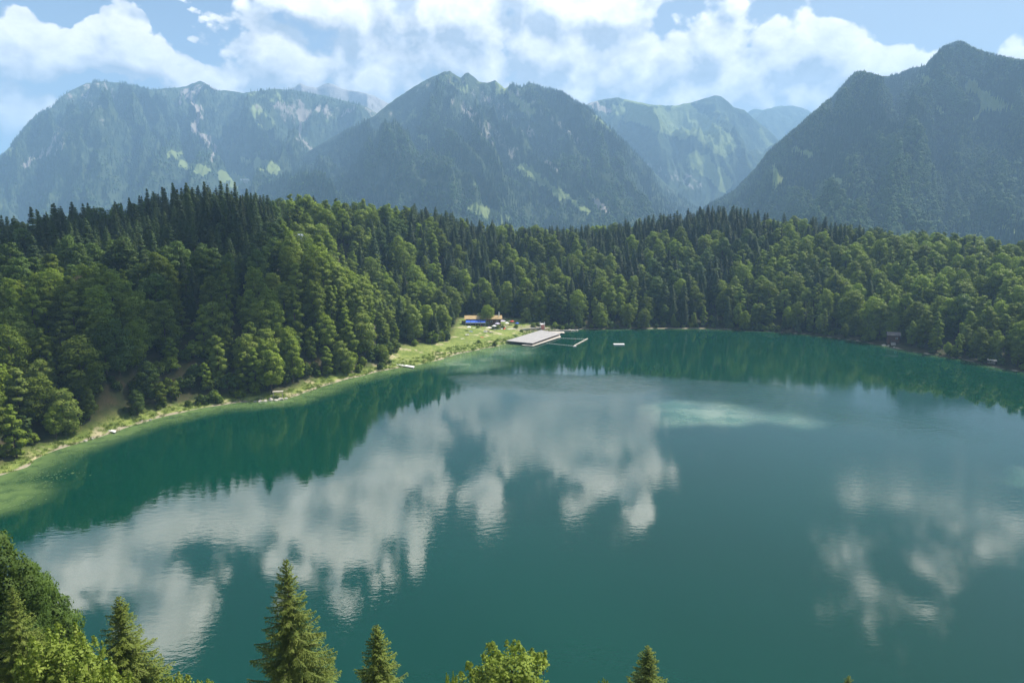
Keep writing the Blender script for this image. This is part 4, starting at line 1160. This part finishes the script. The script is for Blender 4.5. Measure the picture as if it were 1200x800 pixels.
# swim barrier: ropes, cross boom and buoy
def line(name, label, a, b, mat, r=.13, n=16):
    e = tag(empty(name, (a[0], a[1], .06)), label, 'rope')
    MB().tube([((b[0] - a[0]) * i / 8, (b[1] - a[1]) * i / 8 + .25 * math.sin(i * .8), .02) for i in range(9)], [r * .55] * 9, 5).build('rope', mat, e)
    for i in range(1, n):
        V, Fc = icob(3, r * 1.7, 1, 1, 0)
        o = link('float', mesh_np('float', V + [(b[0] - a[0]) * i / n, (b[1] - a[1]) * i / n + .25 * math.sin(i * 8 / n * .8), .02], Fc, [mat]), e)
line('float_line', 'near float line of the swimming area between lower deck and boom', at(640, 402.2), at(672, 405.2), M_ROPE)
line('float_line', 'far float line of the swimming area between jetty and boom', at(651, 396.2), at(688, 397.2), M_ROPE)
a, b_ = at(672.5, 405.4), at(688.5, 397.0)
e = tag(empty('floating_boom', (a[0], a[1], .15), yaw(a, b_)), 'pale floating log boom closing the swimming area on the lake side', 'boom')
L = math.dist(a, b_)
for i in range(4): MB().tube([(L * i / 4 + .15, 0, 0), (L * (i + 1) / 4 - .15, 0, 0)], [.36, .36], 8).build('log', M_WOODW, e)
a = at(673.5, 406.2); e = tag(empty('float_block', (a[0], a[1], .1), .1), 'small pale float moored at the near end of the log boom', 'float')
MB().box((0, 0, .15), (2.0, 1.3, .35)).build('body', M_WOODW, e); MB().box((0, 0, .36), (1.6, 1.0, .06)).build('deck_board', M_WHITE, e)
a = at(673.5, 398.4); e = tag(empty('marker_buoy', (a[0], a[1], 0)), 'slim upright marker buoy on the far float line', 'buoy')
MB().tube([(0, 0, -.4), (0, 0, .25), (0, 0, .5), (0, 0, 1.5), (0, 0, 1.7)], [.4, .45, .16, .14, .03], 9).build('body', M_WOODD, e, True); MB().tube([(0, 0, .8), (0, 0, 1.1)], [.19, .19], 9).build('band', M_WHITE, e)
a = at(725.3, 404.2)
e = tag(empty('swim_raft', (a[0], a[1], .1), .04), 'lone white bathing raft floating out on the lake', 'raft')
for i in range(8): MB().box((-2.9 + i * .83, 0, .5), (.77, 3.4, .12)).build('plank', M_WHITE, e)
for sy in (-1.2, 1.2): MB().tube([(-3.2, sy, .12), (3.2, sy, .12)], [.30, .30], 8).build('float', M_WHITE, e)
ld = MB().bar((3.25, -.3, -.6), (3.25, -.3, 1.0), .06).bar((3.25, .3, -.6), (3.25, .3, 1.0), .06)
for k in range(4): ld.box((3.25, 0, -.4 + k * .3), (.05, .6, .05))
ld.build('ladder', M_WHITE, e)

# ------------------------------------------------------------------ kiosk and terrace
kx, ky = at(563, 378.5, 5.6); kz = gz(kx, ky)
e = tag(empty('kiosk', (kx, ky, kz), .03), 'lakeside kiosk with long ochre roof and blue awnings', 'kiosk')
MB().box((2, 2.5, 2.0), (24, 8, 5.6)).build('wall', M_WOODR, e)
rf = MB()
for sy in (-1, 1): rf.box((2, 2.5 + sy * 2.5, 5.75), (26, 5.6, .22), rx=-sy * .34)
rf = rf.build('roof', M_OCHRE, e)
MB().box((-2, 3.6, 6.9), (.8, .8, 1.6)).build('chimney', M_STONE, rf)
for i in range(6):
    w = MB().box((-8 + i * 3.9, -1.53, 3.0), (1.5, .06, 1.3)).build('window', M_WHITE, e); MB().box((-8 + i * 3.9, -1.57, 3.0), (1.25, .06, 1.05)).build('pane', M_GLASS, w)
d_ = MB().box((13.0, -1.53, 1.9), (1.2, .07, 2.3)).build('door', M_WOODD, e); MB().box((13.4, -1.60, 1.9), (.06, .08, .3)).build('handle', M_WHITE, d_)
for i in range(4):
    x0 = -8.3 + i * 3.4
    aw = MB().box((x0, -3.7, 3.75), (3.25, 4.3, .09), rx=.34).build('awning', M_BLUE, e)
    MB().box((x0, -5.80, 2.78), (3.25, .05, .45)).build('valance', M_WHITE, aw)
for i in range(5): MB().box((-10.0 + i * 3.4, -5.66, 1.4), (.10, .10, 2.9)).build('awning_post', M_WHITE, e)
a = at(541, 379.8, 4.4); b_ = at(559, 380.4, 4.4)
L = math.dist(a, b_); e = tag(empty('board_fence', (a[0], a[1], gz(*a) - .3), yaw(a, b_)), 'brown upright board fence below the blue awnings', 'fence')
nb_ = 30
for i in range(nb_): MB().box(((i + .5) * L / nb_, 0, 1.3 + random.uniform(-.04, .04)), (L / nb_ * .9, .07, 2.5)).build('board', M_WOODD if i % 5 else M_WOODR, e)
MB().bar((0, .09, .6), (L, .09, .6), .08, .12).bar((0, .09, 2.0), (L, .09, 2.0), .08, .12).build('rail', M_WOODD, e)
fx, fy = at(584.5, 379.5, 5); e = tag(empty('flagpole', (fx, fy, gz(fx, fy))), 'tall white pole right of the kiosk', 'pole')
MB().tube([(0, 0, 0), (0, 0, 5), (0, 0, 10)], [.26, .22, .16], 8).build('mast', M_WHITE, e, True); MB().box((0, 0, .2), (.9, .9, .5)).build('foot', M_CONC, e); MB().box((.38, 0, 8.4), (.5, .06, 2.6)).build('banner', M_WHITE, e)

def parasol(px_, py_, z, mat, label, r=1.9):
    x, y = at(px_, py_, z); e = tag(empty('parasol', (x, y, gz(x, y)), random.uniform(0, 1)), label, 'parasol', 'parasols on the lawn')
    n = 8; th = np.arange(n) * 2 * np.pi / n
    ring = np.stack([r * np.cos(th), r * np.sin(th), np.full(n, 2.25)], 1); V = np.vstack([ring, [[0, 0, 2.95]], ring * .97 - [0, 0, .05], [[0, 0, 2.88]]])
    Fc = [(i, (i + 1) % n, n) for i in range(n)] + [(n + 1 + (i + 1) % n, n + 1 + i, 2 * n + 1) for i in range(n)]
    link('canopy', mesh_np('canopy', V, Fc, [mat]), e)
    MB().tube([(0, 0, 0), (0, 0, 2.9)], [.04, .03], 6).build('pole', M_WHITE, e); MB().box((0, 0, .08), (.7, .7, .16)).build('base', M_CONC, e)
parasol(588.5, 378.5, 4.5, M_LILAC, 'lilac parasol just right of the tall white pole', 2.6)
parasol(583, 382.0, 4.2, M_LILAC, 'pale lilac parasol left of and below the tall white pole', 2.0)
parasol(565, 377.5, 5.0, M_CREAM, 'cream parasol at the right end of the blue awnings', 2.0)
parasol(573, 388.8, 3.4, M_CREAM, 'cream parasol on open grass in front of the round-crowned tree', 2.2)
parasol(600, 379.5, 4.2, M_RED, 'dark red parasol behind the beach bushes', 1.7)
parasol(570, 380.5, 4.6, M_WHITE, 'white parasol between blue awnings and lilac parasols', 1.7)
parasol(577, 379.6, 4.6, M_CREAM, 'cream parasol behind the left lilac parasol', 1.7)
parasol(594, 381.0, 4.2, M_WHITE, 'white parasol right of the right lilac parasol', 1.6)
parasol(579, 386.0, 3.6, M_WHITE, 'white parasol on the grass just above the white upturned boat', 1.7)
parasol(606, 382.2, 3.6, M_BLUE, 'small blue parasol left of the round beach tree', 1.5)
parasol(549.5, 389.5, 3.4, M_WHITE, 'white parasol on the open lawn below the board fence', 1.6)
def picnic(px_, py_, z, rz, mat, label):
    x, y = at(px_, py_, z); e = tag(empty('picnic_table', (x, y, gz(x, y)), rz), label, 'picnic table', 'picnic tables on the lawn')
    for i in range(4): MB().box((0, -.33 + i * .22, .74), (2.4, .2, .05)).build('board', mat, e)
    for sy in (-.75, .75): MB().box((0, sy, .45), (2.4, .3, .05)).build('bench', mat, e)
    for sx in (-.9, .9):
        MB().bar((sx, -.7, 0), (sx, .25, .72), .09).bar((sx, .7, 0), (sx, -.25, .72), .09).box((sx + .09, 0, .40), (.07, 1.6, .09)).build('leg', mat, e)
picnic(547.5, 394.0, 3, .3, M_WHITE, 'pale picnic table alone on the lawn, nearest to the lake')
picnic(569, 391.0, 3, -.2, M_WHITE, 'pale picnic table on the grass below the round-crowned tree')
picnic(575.5, 390.8, 3, .9, M_WOODW, 'wooden picnic table right of the round-crowned tree')
picnic(566, 381.5, 4.5, .1, M_WOODW, 'picnic table in front of the right end of the board fence')
picnic(578, 383.5, 4, .5, M_WOODW, 'picnic table among bushes below the lilac parasols')
picnic(592, 383.2, 4, 1.2, M_WOODW, 'picnic table right of the lilac parasols')

def boat(px_, py_, z, rz, mat, label, L=5.0, W=1.3):
    x, y = at(px_, py_, z); e = tag(empty('rowing_boat', (x, y, gz(x, y)), rz), label, 'boat', 'boats lying on the beach')
    V = []; ns = 11; nr = 7
    for i in range(ns):
        u = i / (ns - 1) * 2 - 1; w = W / 2 * (1 - abs(u) ** 2.6) ** .7 + .02; k = .12 * u * u
        for j in range(nr):
            a = math.pi * j / (nr - 1); V.append((u * L / 2, w * math.cos(a), .62 * math.sin(a) ** .8 * (1 - .35 * u * u) + .02 - k * .0))
    Fc = [(i * nr + j, (i + 1) * nr + j, (i + 1) * nr + j + 1, i * nr + j + 1) for i in range(ns - 1) for j in range(nr - 1)]
    link('hull', mesh_np('hull', V, Fc, [mat], smooth=True), e)
    MB().bar((-L * .46, 0, .56), (L * .46, 0, .56), .09, .16).build('keel', M_WOODD, e)
boat(584, 387.4, 2.6, .35, M_WHITE, 'white upturned boat left of the red one on the beach', 6.2, 1.7)
boat(591, 386.6, 2.6, 1.4, M_RED, 'red upturned boat between the two pale ones', 4.2, 1.3)
boat(598.5, 387.2, 2.2, .35, M_CREAM, 'pale upturned boat right of the red one on the beach', 7.0, 1.7)
boat(640, 385.6, .8, .1, M_CREAM, 'pale upturned boat on the bank right of the diving tower', 4.5, 1.3)

# ------------------------------------------------------------------ huts
def hut(name, px_, py_, zg, w, d, h, rz, mw, mr, label, cat='hut', roof_rise=.45, loc=None, windows=2, over=.6, base=1.0):
    if loc: x, y, zg = loc
    else:
        x, y = at(px_, py_, zg); zg = gz(x, y)
    e = tag(empty(name, (x, y, zg), rz), label, cat)
    V = np.array([(-w / 2, -d / 2, -base), (w / 2, -d / 2, -base), (w / 2, d / 2, -base), (-w / 2, d / 2, -base), (-w / 2, -d / 2, h), (w / 2, -d / 2, h), (w / 2, d / 2, h), (-w / 2, d / 2, h), (-w / 2, 0, h + d / 2 * roof_rise), (w / 2, 0, h + d / 2 * roof_rise)])
    me = bpy.data.meshes.new('wall'); me.from_pydata([tuple(v) for v in V], [], [(0, 1, 5, 4), (1, 2, 6, 9, 5), (2, 3, 7, 6), (3, 0, 4, 8, 7), (4, 5, 9, 8), (6, 7, 8, 9)]); me.materials.append(mw)
    link('wall', me, e)
    a = math.atan(roof_rise); sl = (d / 2 + over) / math.cos(a); rf = MB()
    for sy in (-1, 1): rf.box((0, sy * (d / 2 + over) / 2, h + d / 2 * roof_rise + .12 - (d / 2 + over) / 2 * roof_rise), (w + 2 * over, sl, .16), rx=-sy * a)
    rf.build('roof', mr, e)
    for i in range(windows):
        xx = (i + .5) / windows * w - w / 2
        if i == 0 and windows > 1:
            dd = MB().box((xx, -d / 2 - .03, 1.0), (1.0, .07, 2.0)).build('door', M_WOODD, e); MB().box((xx + .35, -d / 2 - .09, 1.0), (.06, .07, .2)).build('handle', M_WHITE, dd)
        else:
            ww = MB().box((xx, -d / 2 - .03, h * .6), (1.1, .07, 1.0)).build('window', M_WHITE, e); MB().box((xx, -d / 2 - .08, h * .6), (.9, .06, .8)).build('pane', M_GLASS, ww)
    ww = MB().box((w / 2 + .03, 0, h * .62), (.07, .9, 1.0)).build('window', M_WHITE, e); MB().box((w / 2 + .08, 0, h * .62), (.06, .7, .8)).build('pane', M_GLASS, ww)
    return e
bx_, by_ = at(1046, 400.5, 1.6)
e = hut('boathouse', 0, 0, 0, 6.4, 5.5, 4.6, -.35, M_WOODR, M_TILE, 'brown wooden boathouse with grey gable roof on the right bank', 'boathouse', .55, (bx_, by_, 1.6))
MB().box((.6, -3.3, .6), (5.0, 1.2, .14)).build('balcony', M_WOODD, e)
st = empty('stone_stair', (bx_ - 2.2, by_ - 5.5, .2), -.35); tag(st, 'pale stone steps going down to the water from the brown boathouse', 'steps')
for k in range(6): MB().box((0, k * .62, .12 + k * .25), (2.6, .6, .5)).build('step', M_STONE, st)
x, y = at(1162, 426.5, .6)
e = tag(empty('shelter', (x, y, gz(x, y)), -.5), 'small open shelter with whitish flat roof on the right bank', 'shelter')
MB().box((0, 0, 2.5), (4.2, 3.0, .18), rx=.08).build('roof', M_WOODW, e)
for sx in (-1.8, 1.8):
    for sy in (-1.2, 1.2): MB().box((sx, sy, .9), (.16, .16, 3.0)).build('post', M_WOODD, e)
MB().box((0, 1.22, .9), (3.4, .08, 1.8)).build('back_wall', M_WOODW, e); MB().box((0, .7, .45), (3.0, .5, .08)).build('bench', M_WOODW, e)
x, y = at(326, 464.5, .8)
e = tag(empty('shelter', (x, y, gz(x, y)), .25), 'lakeside open shelter with pale roof among bushes above the white stones', 'shelter')
MB().box((0, 0, 2.7), (4.4, 3.0, .14), rx=-.12).build('roof', M_WOODW, e)
for sx in (-1.9, 1.9):
    for sy in (-1.2, 1.2): MB().box((sx, sy, 1.0), (.16, .16, 3.2)).build('post', M_WOODW, e)
MB().box((-.6, .7, .45), (2.6, .5, .1)).build('bench', M_WOODW, e)
hut('shed', 458, 411.5, 2.0, 5.0, 3.4, 2.3, .5, M_WOODR, M_TILER, 'low red-brown shed under the trees above the thin white jetty', 'shed', .4)
# the cabin shows left and right of the tree that stands before it
cx_, cz_ = up(103, 336, 300)
hut('cabin', 0, 0, 0, 13.5, 6.0, 3.2, -.12, M_WOODR, M_TILER, 'red-brown wooden cabin on the left slope half hidden by a leafy tree', 'cabin', .5, (cx_, 300, cz_), 3, base=4)
hx_, hz_ = up(346, 280.5, 425)
hut('house', 0, 0, 0, 8.4, 6.0, 3.6, .1, M_WHITE, M_WHITE, 'small white-roofed house among treetops on the hill', 'house', .35, (hx_, 425, hz_ - 1.6), 2, base=12)
# farmhouse far up on the slope of the left mountain
Q = proj(mA['X'], mA['Y'], mA['Z']); q = np.argmin((Q[0] - 288) ** 2 + (Q[1] - 213) ** 2 + 1e3 * (mA['Y'] > 5500)); q = np.unravel_index(q, mA['X'].shape)
e = hut('farmhouse', 0, 0, 0, 46, 20, 12, .3, M_CREAM, M_WHITE, 'tiny pale farmhouse in the meadows low on the left mountain', 'farmhouse', .5, (mA['X'][q], mA['Y'][q], mA['Z'][q] + 2), 3, base=12, over=2)

# ------------------------------------------------------------------ stones along the banks
ST = [mesh_np('boulder', *icob(60 + i, 1.0, .65, 2), [M_STONE]) for i in range(4)]
def stones(pts, where, group):
    for i, (px_, py_, r_) in enumerate(pts):
        x, y = at(px_, py_, .1)
        o = link('boulder', ST[i % 4], None, (x, y, .15)); o.scale = (r_ * random.uniform(.8, 1.5), r_, r_ * .8); o.rotation_euler.z = random.uniform(0, 6)
        tag(o, ('%s of the %s' % (ORD[i] + ' from left', where)), 'boulder', group)
stones([(299, 470.5, .8), (305, 470.2, .9), (311, 469.6, 1.1), (318, 468.6, 1.4), (323, 468.8, .9), (329, 468.0, 1.2), (335, 466.8, .9)], 'white stones on the bank below the lakeside shelter', 'white stones below the shelter')
stones([(664, 387.4, 1.1), (668, 387.2, 1.5), (672, 387.3, 1.3), (676, 387.2, 1.0)], 'pale boulders in the water edge right of the quay', 'boulders right of the quay')
stones([(162, 494.2, .5), (166, 493.2, .7), (171, 492.6, .6), (176, 491.9, .6), (100, 516.5, .6), (108, 514.0, .5)], 'pale stones along the grassy left bank near the short jetty', 'stones on the left bank')
stones([(1036, 404.4, 1.1), (1041, 405.2, .8), (1048, 407, .7)], 'pale rocks at the water below the brown boathouse', 'rocks below the boathouse')

# lily pads in the shallows at the left edge
M_LILY = plain('lily_pads', (.07, .12, .04), .6, .2, 1.0)
rg = np.random.default_rng(5); V = []; Fc = []
for k in range(190):
    g_ = rg.integers(0, 4); cx0, cy0 = [at(26, 572), at(46, 560), at(12, 588), at(60, 556)][g_]
    x, y = cx0 + rg.normal() * 4.5, cy0 + rg.normal() * 2.2
    if lake_sd(np.array([x]), np.array([y]))[0] > -.8: continue
    r_ = rg.uniform(.14, .36); n = 8; o_ = len(V)
    V += [(x + r_ * math.cos(a), y + r_ * math.sin(a), .02) for a in np.linspace(.25, 6.0, n)] + [(x, y, .025)]
    Fc += [(o_ + i, o_ + i + 1, o_ + n) for i in range(n - 1)]
if Fc: tag(link('lily_pads', mesh_np('lily_pads', V, Fc, [M_LILY])), 'floating lily pads in the green shallows at the left edge', 'lily pads', kind='stuff')

# ------------------------------------------------------------------ single trees round the lawn
UMB = both('lawn_tree', leafy_near(601, 15, 6.4, 9000, .26, 26, .35, 0), M_LEAF, M_BARK)
BUSH = both('lawn_bush', leafy_near(602, 10, 4.6, 6000, .28, 11, .6, 0), M_LEAF_NEAR, M_BARK)
SLIM = both('slim_tree', leafy_near(603, 26, 5.2, 11000, .28, 34, .5, 0), M_LEAF_NEAR, M_BARK)
PALE = [both('pale_tree', leafy_near(604 + i, 19, 5.6, 10000, .28, 28, .5, 0), M_LEAF_NEAR, M_BARK) for i in range(2)]
for i, (px_, py_, Yd, Ht, kind_, lab) in enumerate(BEACH_TREES):
    x = (px_ - 600) / (F * CP + (400 - py_) * SP) * Yd; g0 = gz(x, Yd)
    m = {'umb': UMB, 'bush': BUSH, 'slim': SLIM, 'broad': PALE[i % 2], 'spruce': SPR[2]}[kind_]
    s_h = Ht / m['H']; wd = {'umb': 1.0, 'bush': .95, 'slim': 1.0, 'broad': s_h, 'spruce': 1.0}[kind_]
    e = empty('spruce_tree' if kind_ == 'spruce' else 'broadleaf_tree', (x, Yd, g0), i * 1.3, (wd, wd, s_h))
    tag(e, lab, 'spruce' if kind_ == 'spruce' else 'tree'); link('crown', m['crown'], e); link('trunk', m['trunk'], e)
HEDGE = both('garden_shrub', leafy_near(620, 2.6, 1.9, 1500, .16, 9, .6, 0), M_LEAF_NEAR, M_BARK)
for i, (px_, py_, z, s_, lab) in enumerate([(577, 385.2, 4, 1.1, 'bright shrub below the picnic tables left of the white pole'), (583, 384.8, 4, 1.3, 'broad bright shrub behind the white upturned boat'),
        (589, 383.6, 4, 1.0, 'bright shrub right of the lilac parasols'), (560, 384.5, 4.4, .8, 'small shrub at the right end of the board fence'), (605, 384.0, 3, 1.0, 'shrub left of the small round beach tree'),
        (611, 387.0, 2.6, .7, 'low shrub in front of the small round beach tree'), (561, 401.5, 1.2, .8, 'low pale shrub on the lawn near the water left of the platform'), (625, 384.2, 1.8, 1.2, 'shrub between round beach tree and diving tower'),
        (630, 383.2, 1.8, 1.1, 'shrub just left of the diving tower')]):
    x, y = at(px_, py_, z); e = empty('shrub', (x, y, gz(x, y)), i, (s_, s_, s_)); tag(e, lab, 'shrub', 'shrubs on the lawn'); link('crown', HEDGE['crown'], e); link('trunk', HEDGE['trunk'], e)

# ------------------------------------------------------------------ bathers
M_SKIN = plain('skin', (.50, .32, .23), .6, .06, 4.0)
M_HAIR = plain('hair', (.05, .03, .02), .7, .2, 8.0)
def bather(seed, pose):
    J = {'pelvis': (0, 0, .95), 'belly': (0, 0, 1.12), 'chest': (0, 0, 1.36), 'neck': (0, 0, 1.50), 'head': (0, .0, 1.62), 'crown': (0, 0, 1.74),
         'hl': (.10, 0, .90), 'kl': (.12, .03, .50), 'al': (.12, -.02, .08), 'tl': (.13, .15, .03), 'hr': (-.10, 0, .90), 'kr': (-.14, .06, .50), 'ar': (-.15, -.02, .08), 'tr': (-.17, .14, .03),
         'sl': (.19, 0, 1.42), 'el': (.27, -.02, 1.14), 'wl': (.28, .10, .90), 'fl': (.27, .14, .82), 'sr': (-.19, 0, 1.42), 'er': (-.28, -.03, 1.14), 'wr': (-.26, .10, .92), 'fr': (-.25, .15, .84)}
    if pose == 'sit':
        for k_ in J: J[k_] = (J[k_][0], J[k_][1], J[k_][2] - .82)
        J.update(hl=(.10, .05, .12), kl=(.14, .42, .42), al=(.13, .68, .08), tl=(.13, .84, .05), hr=(-.10, .05, .12), kr=(-.16, .40, .40), ar=(-.15, .66, .08), tr=(-.16, .82, .05), wl=(.16, .36, .40), fl=(.12, .42, .40), wr=(-.16, .34, .40), fr=(-.12, .42, .40), el=(.26, .12, .32), er=(-.26, .12, .32))
    E = [('pelvis', 'belly'), ('belly', 'chest'), ('chest', 'neck'), ('neck', 'head'), ('head', 'crown'), ('pelvis', 'hl'), ('hl', 'kl'), ('kl', 'al'), ('al', 'tl'), ('pelvis', 'hr'), ('hr', 'kr'), ('kr', 'ar'), ('ar', 'tr'),
         ('chest', 'sl'), ('sl', 'el'), ('el', 'wl'), ('wl', 'fl'), ('chest', 'sr'), ('sr', 'er'), ('er', 'wr'), ('wr', 'fr')]
    Rr = dict(pelvis=.14, belly=.125, chest=.15, neck=.055, head=.095, crown=.06, hl=.09, kl=.06, al=.04, tl=.03, hr=.09, kr=.06, ar=.04, tr=.03, sl=.06, el=.042, wl=.028, fl=.03, sr=.06, er=.042, wr=.028, fr=.03)
    ks = list(J); me = bpy.data.meshes.new('person'); me.from_pydata([J[k_] for k_ in ks], [(ks.index(a), ks.index(b)) for a, b in E], []); me.materials.append(M_SKIN)
    o = link('person', me); sk = o.modifiers.new('skin', 'SKIN'); me.skin_vertices[0].data[0].use_root = True
    for i, k_ in enumerate(ks): me.skin_vertices[0].data[i].radius = (Rr[k_],) * 2
    o.modifiers.new('sub', 'SUBSURF').levels = 1; o.modifiers['sub'].render_levels = 1
    return o, J
CLO = {'red': M_RED, 'blue': M_BLUE, 'white': M_WHITE, 'dark': M_WOODD}
for i, (px_, py_, z, pose, c_, lab) in enumerate([
        (548.5, 392.8, 3, 'sit', 'dark', 'person in dark swimwear sitting beside the lone pale picnic table'),
        (568, 386.4, 4, 'stand', 'white', 'person in white standing under the round-crowned tree'),
        (564, 384.8, 4.2, 'stand', 'red', 'person in red standing between board fence and round-crowned tree'),
        (573, 383.2, 4.4, 'stand', 'blue', 'person in blue standing near the picnic table below the parasols'),
        (580, 388.9, 2.8, 'sit', 'white', 'person in white sitting on the grass left of the white upturned boat'),
        (595.5, 382.0, 4, 'stand', 'white', 'person in white standing right of the lilac parasols'),
        (611, 383.8, 3, 'stand', 'white', 'person in white standing left of the round beach tree'),
        (626, 387.8, 1.9, 'stand', 'dark', 'person in dark shorts standing on the raised bathing platform'),
        (644, 388.8, .8, 'sit', 'red', 'person in red swimwear sitting on the jetty behind the platform')]):
    x, y = at(px_, py_, z); o, J = bather(i, pose)
    zz = 1.9 if i == 7 else (.72 if i == 8 else gz(x, y))
    o.location = (x, y, zz); o.rotation_euler.z = i * 1.7; tag(o, lab, 'person')
    hd = J['crown']; V, Fc = icob(2, .115, .9, 2, .02); link('hair', mesh_np('hair', V + [hd[0], hd[1] - .03, hd[2] - .035], Fc, [M_HAIR], smooth=True), o)
    pv_ = J['pelvis']; V, Fc = icob(3, .20, .8, 2, .02); link('swimwear', mesh_np('swimwear', V * [1.0, .85, 1.0] + [pv_[0], pv_[1], pv_[2] - .02], Fc, [CLO[c_]], smooth=True), o)
    if c_ in ('white', 'blue') or i == 2:
        ch = J['chest']; V, Fc = icob(4, .23, 1.25, 2, .02); link('shirt', mesh_np('shirt', V * [1.0, .75, 1.0] + [ch[0], ch[1], ch[2] - .06], Fc, [CLO[c_]], smooth=True), o)
TOW = [(552, 391.0, M_BLUE, 'blue towel spread on the lawn above the lone picnic table'), (542, 396.5, M_CREAM, 'cream towel on the lawn near the spur trees'), (555.5, 387.5, M_WHITE, 'white towel on the lawn below the board fence'), (586, 390.5, M_CREAM, 'cream towel on the grass in front of the boats'), (565, 394.5, M_RED, 'red towel on the lawn toward the water')]
for px_, py_, mt, lab in TOW:
    x, y = at(px_, py_, 3); z = gz(x, y)
    r_ = random.uniform(-.5, .5); nx_ = np.linspace(-1, 1, 6); gxx, gyy = np.meshgrid(nx_ * 1.1, nx_ * .5)
    V = np.stack([gxx.ravel() * math.cos(r_) - gyy.ravel() * math.sin(r_) + x, gxx.ravel() * math.sin(r_) + gyy.ravel() * math.cos(r_) + y, 0 * gxx.ravel()], 1); V[:, 2] = ground_z(V[:, 0], V[:, 1]) + .07
    tag(link('beach_towel', mesh_np('beach_towel', V, grid_faces(6, 6), [mt])), lab, 'towel', 'towels on the lawn')

# ------------------------------------------------------------------ an unseen cumulus added high above to shade the left hill
def cumulus(name, over, rad, z, seed, label):
    t_ = (z - 40) / SUN.z
    cx, cy = over[0] + SUN.x * t_, over[1] + SUN.y * t_
    rg = np.random.default_rng(seed); parts = []
    for k in range(27):
        a = rg.uniform(0, 6.28); d = math.sqrt(rg.random())
        r_ = rg.uniform(.12, .27) * min(rad) * (1.15 - .5 * d)
        V, Fc = icob(seed * 50 + k, r_, .62, 3, .16)
        parts.append((V + [cx + rad[0] * d * math.cos(a) * .85, cy + rad[1] * d * math.sin(a) * .85, z + (1 - d) * min(rad) * .35 * rg.random()], Fc))
    m, t, b = new_mat('cloud_white'); b.inputs['Base Color'].default_value = (.85, .85, .85, 1); b.inputs['Roughness'].default_value = 1; b.inputs['Specular IOR Level'].default_value = 0
    V, Fc = join(parts); tag(link(name, mesh_np(name, V, Fc, [m], smooth=True)), label, 'cloud', kind='stuff')
cumulus('cloud', (-215, 352), (125, 160), 1830, 4, 'unseen cumulus added high up to shade the left hill')

# ------------------------------------------------------------------ haze
def haze_box():
    x0, x1, y0, y1, z0, z1 = -14000, 14000, -300, 18000, -43, 1430
    V = [(x, y, z) for x in (x0, x1) for y in (y0, y1) for z in (z0, z1)]
    Fc = [(0, 1, 3, 2), (4, 6, 7, 5), (0, 4, 5, 1), (2, 3, 7, 6), (0, 2, 6, 4), (1, 5, 7, 3)]
    m = bpy.data.materials.new('haze'); m.use_nodes = True
    t = NT(m.node_tree); m.node_tree.nodes.clear()
    out = m.node_tree.nodes.new('ShaderNodeOutputMaterial'); pv = m.node_tree.nodes.new('ShaderNodeVolumePrincipled')
    pv.inputs['Color'].default_value = (.41, .67, 1.0, 1); pv.inputs['Density'].default_value = HAZE_DENSITY; pv.inputs['Anisotropy'].default_value = 0.1
    t.L.new(pv.outputs[0], out.inputs['Volume'])
    me = mesh_np('haze', V, Fc, [m])
    tag(link('haze', me), 'thin blue haze over lake and mountains', 'haze', kind='stuff')
HAZE_DENSITY = 1.5e-4
haze_box()
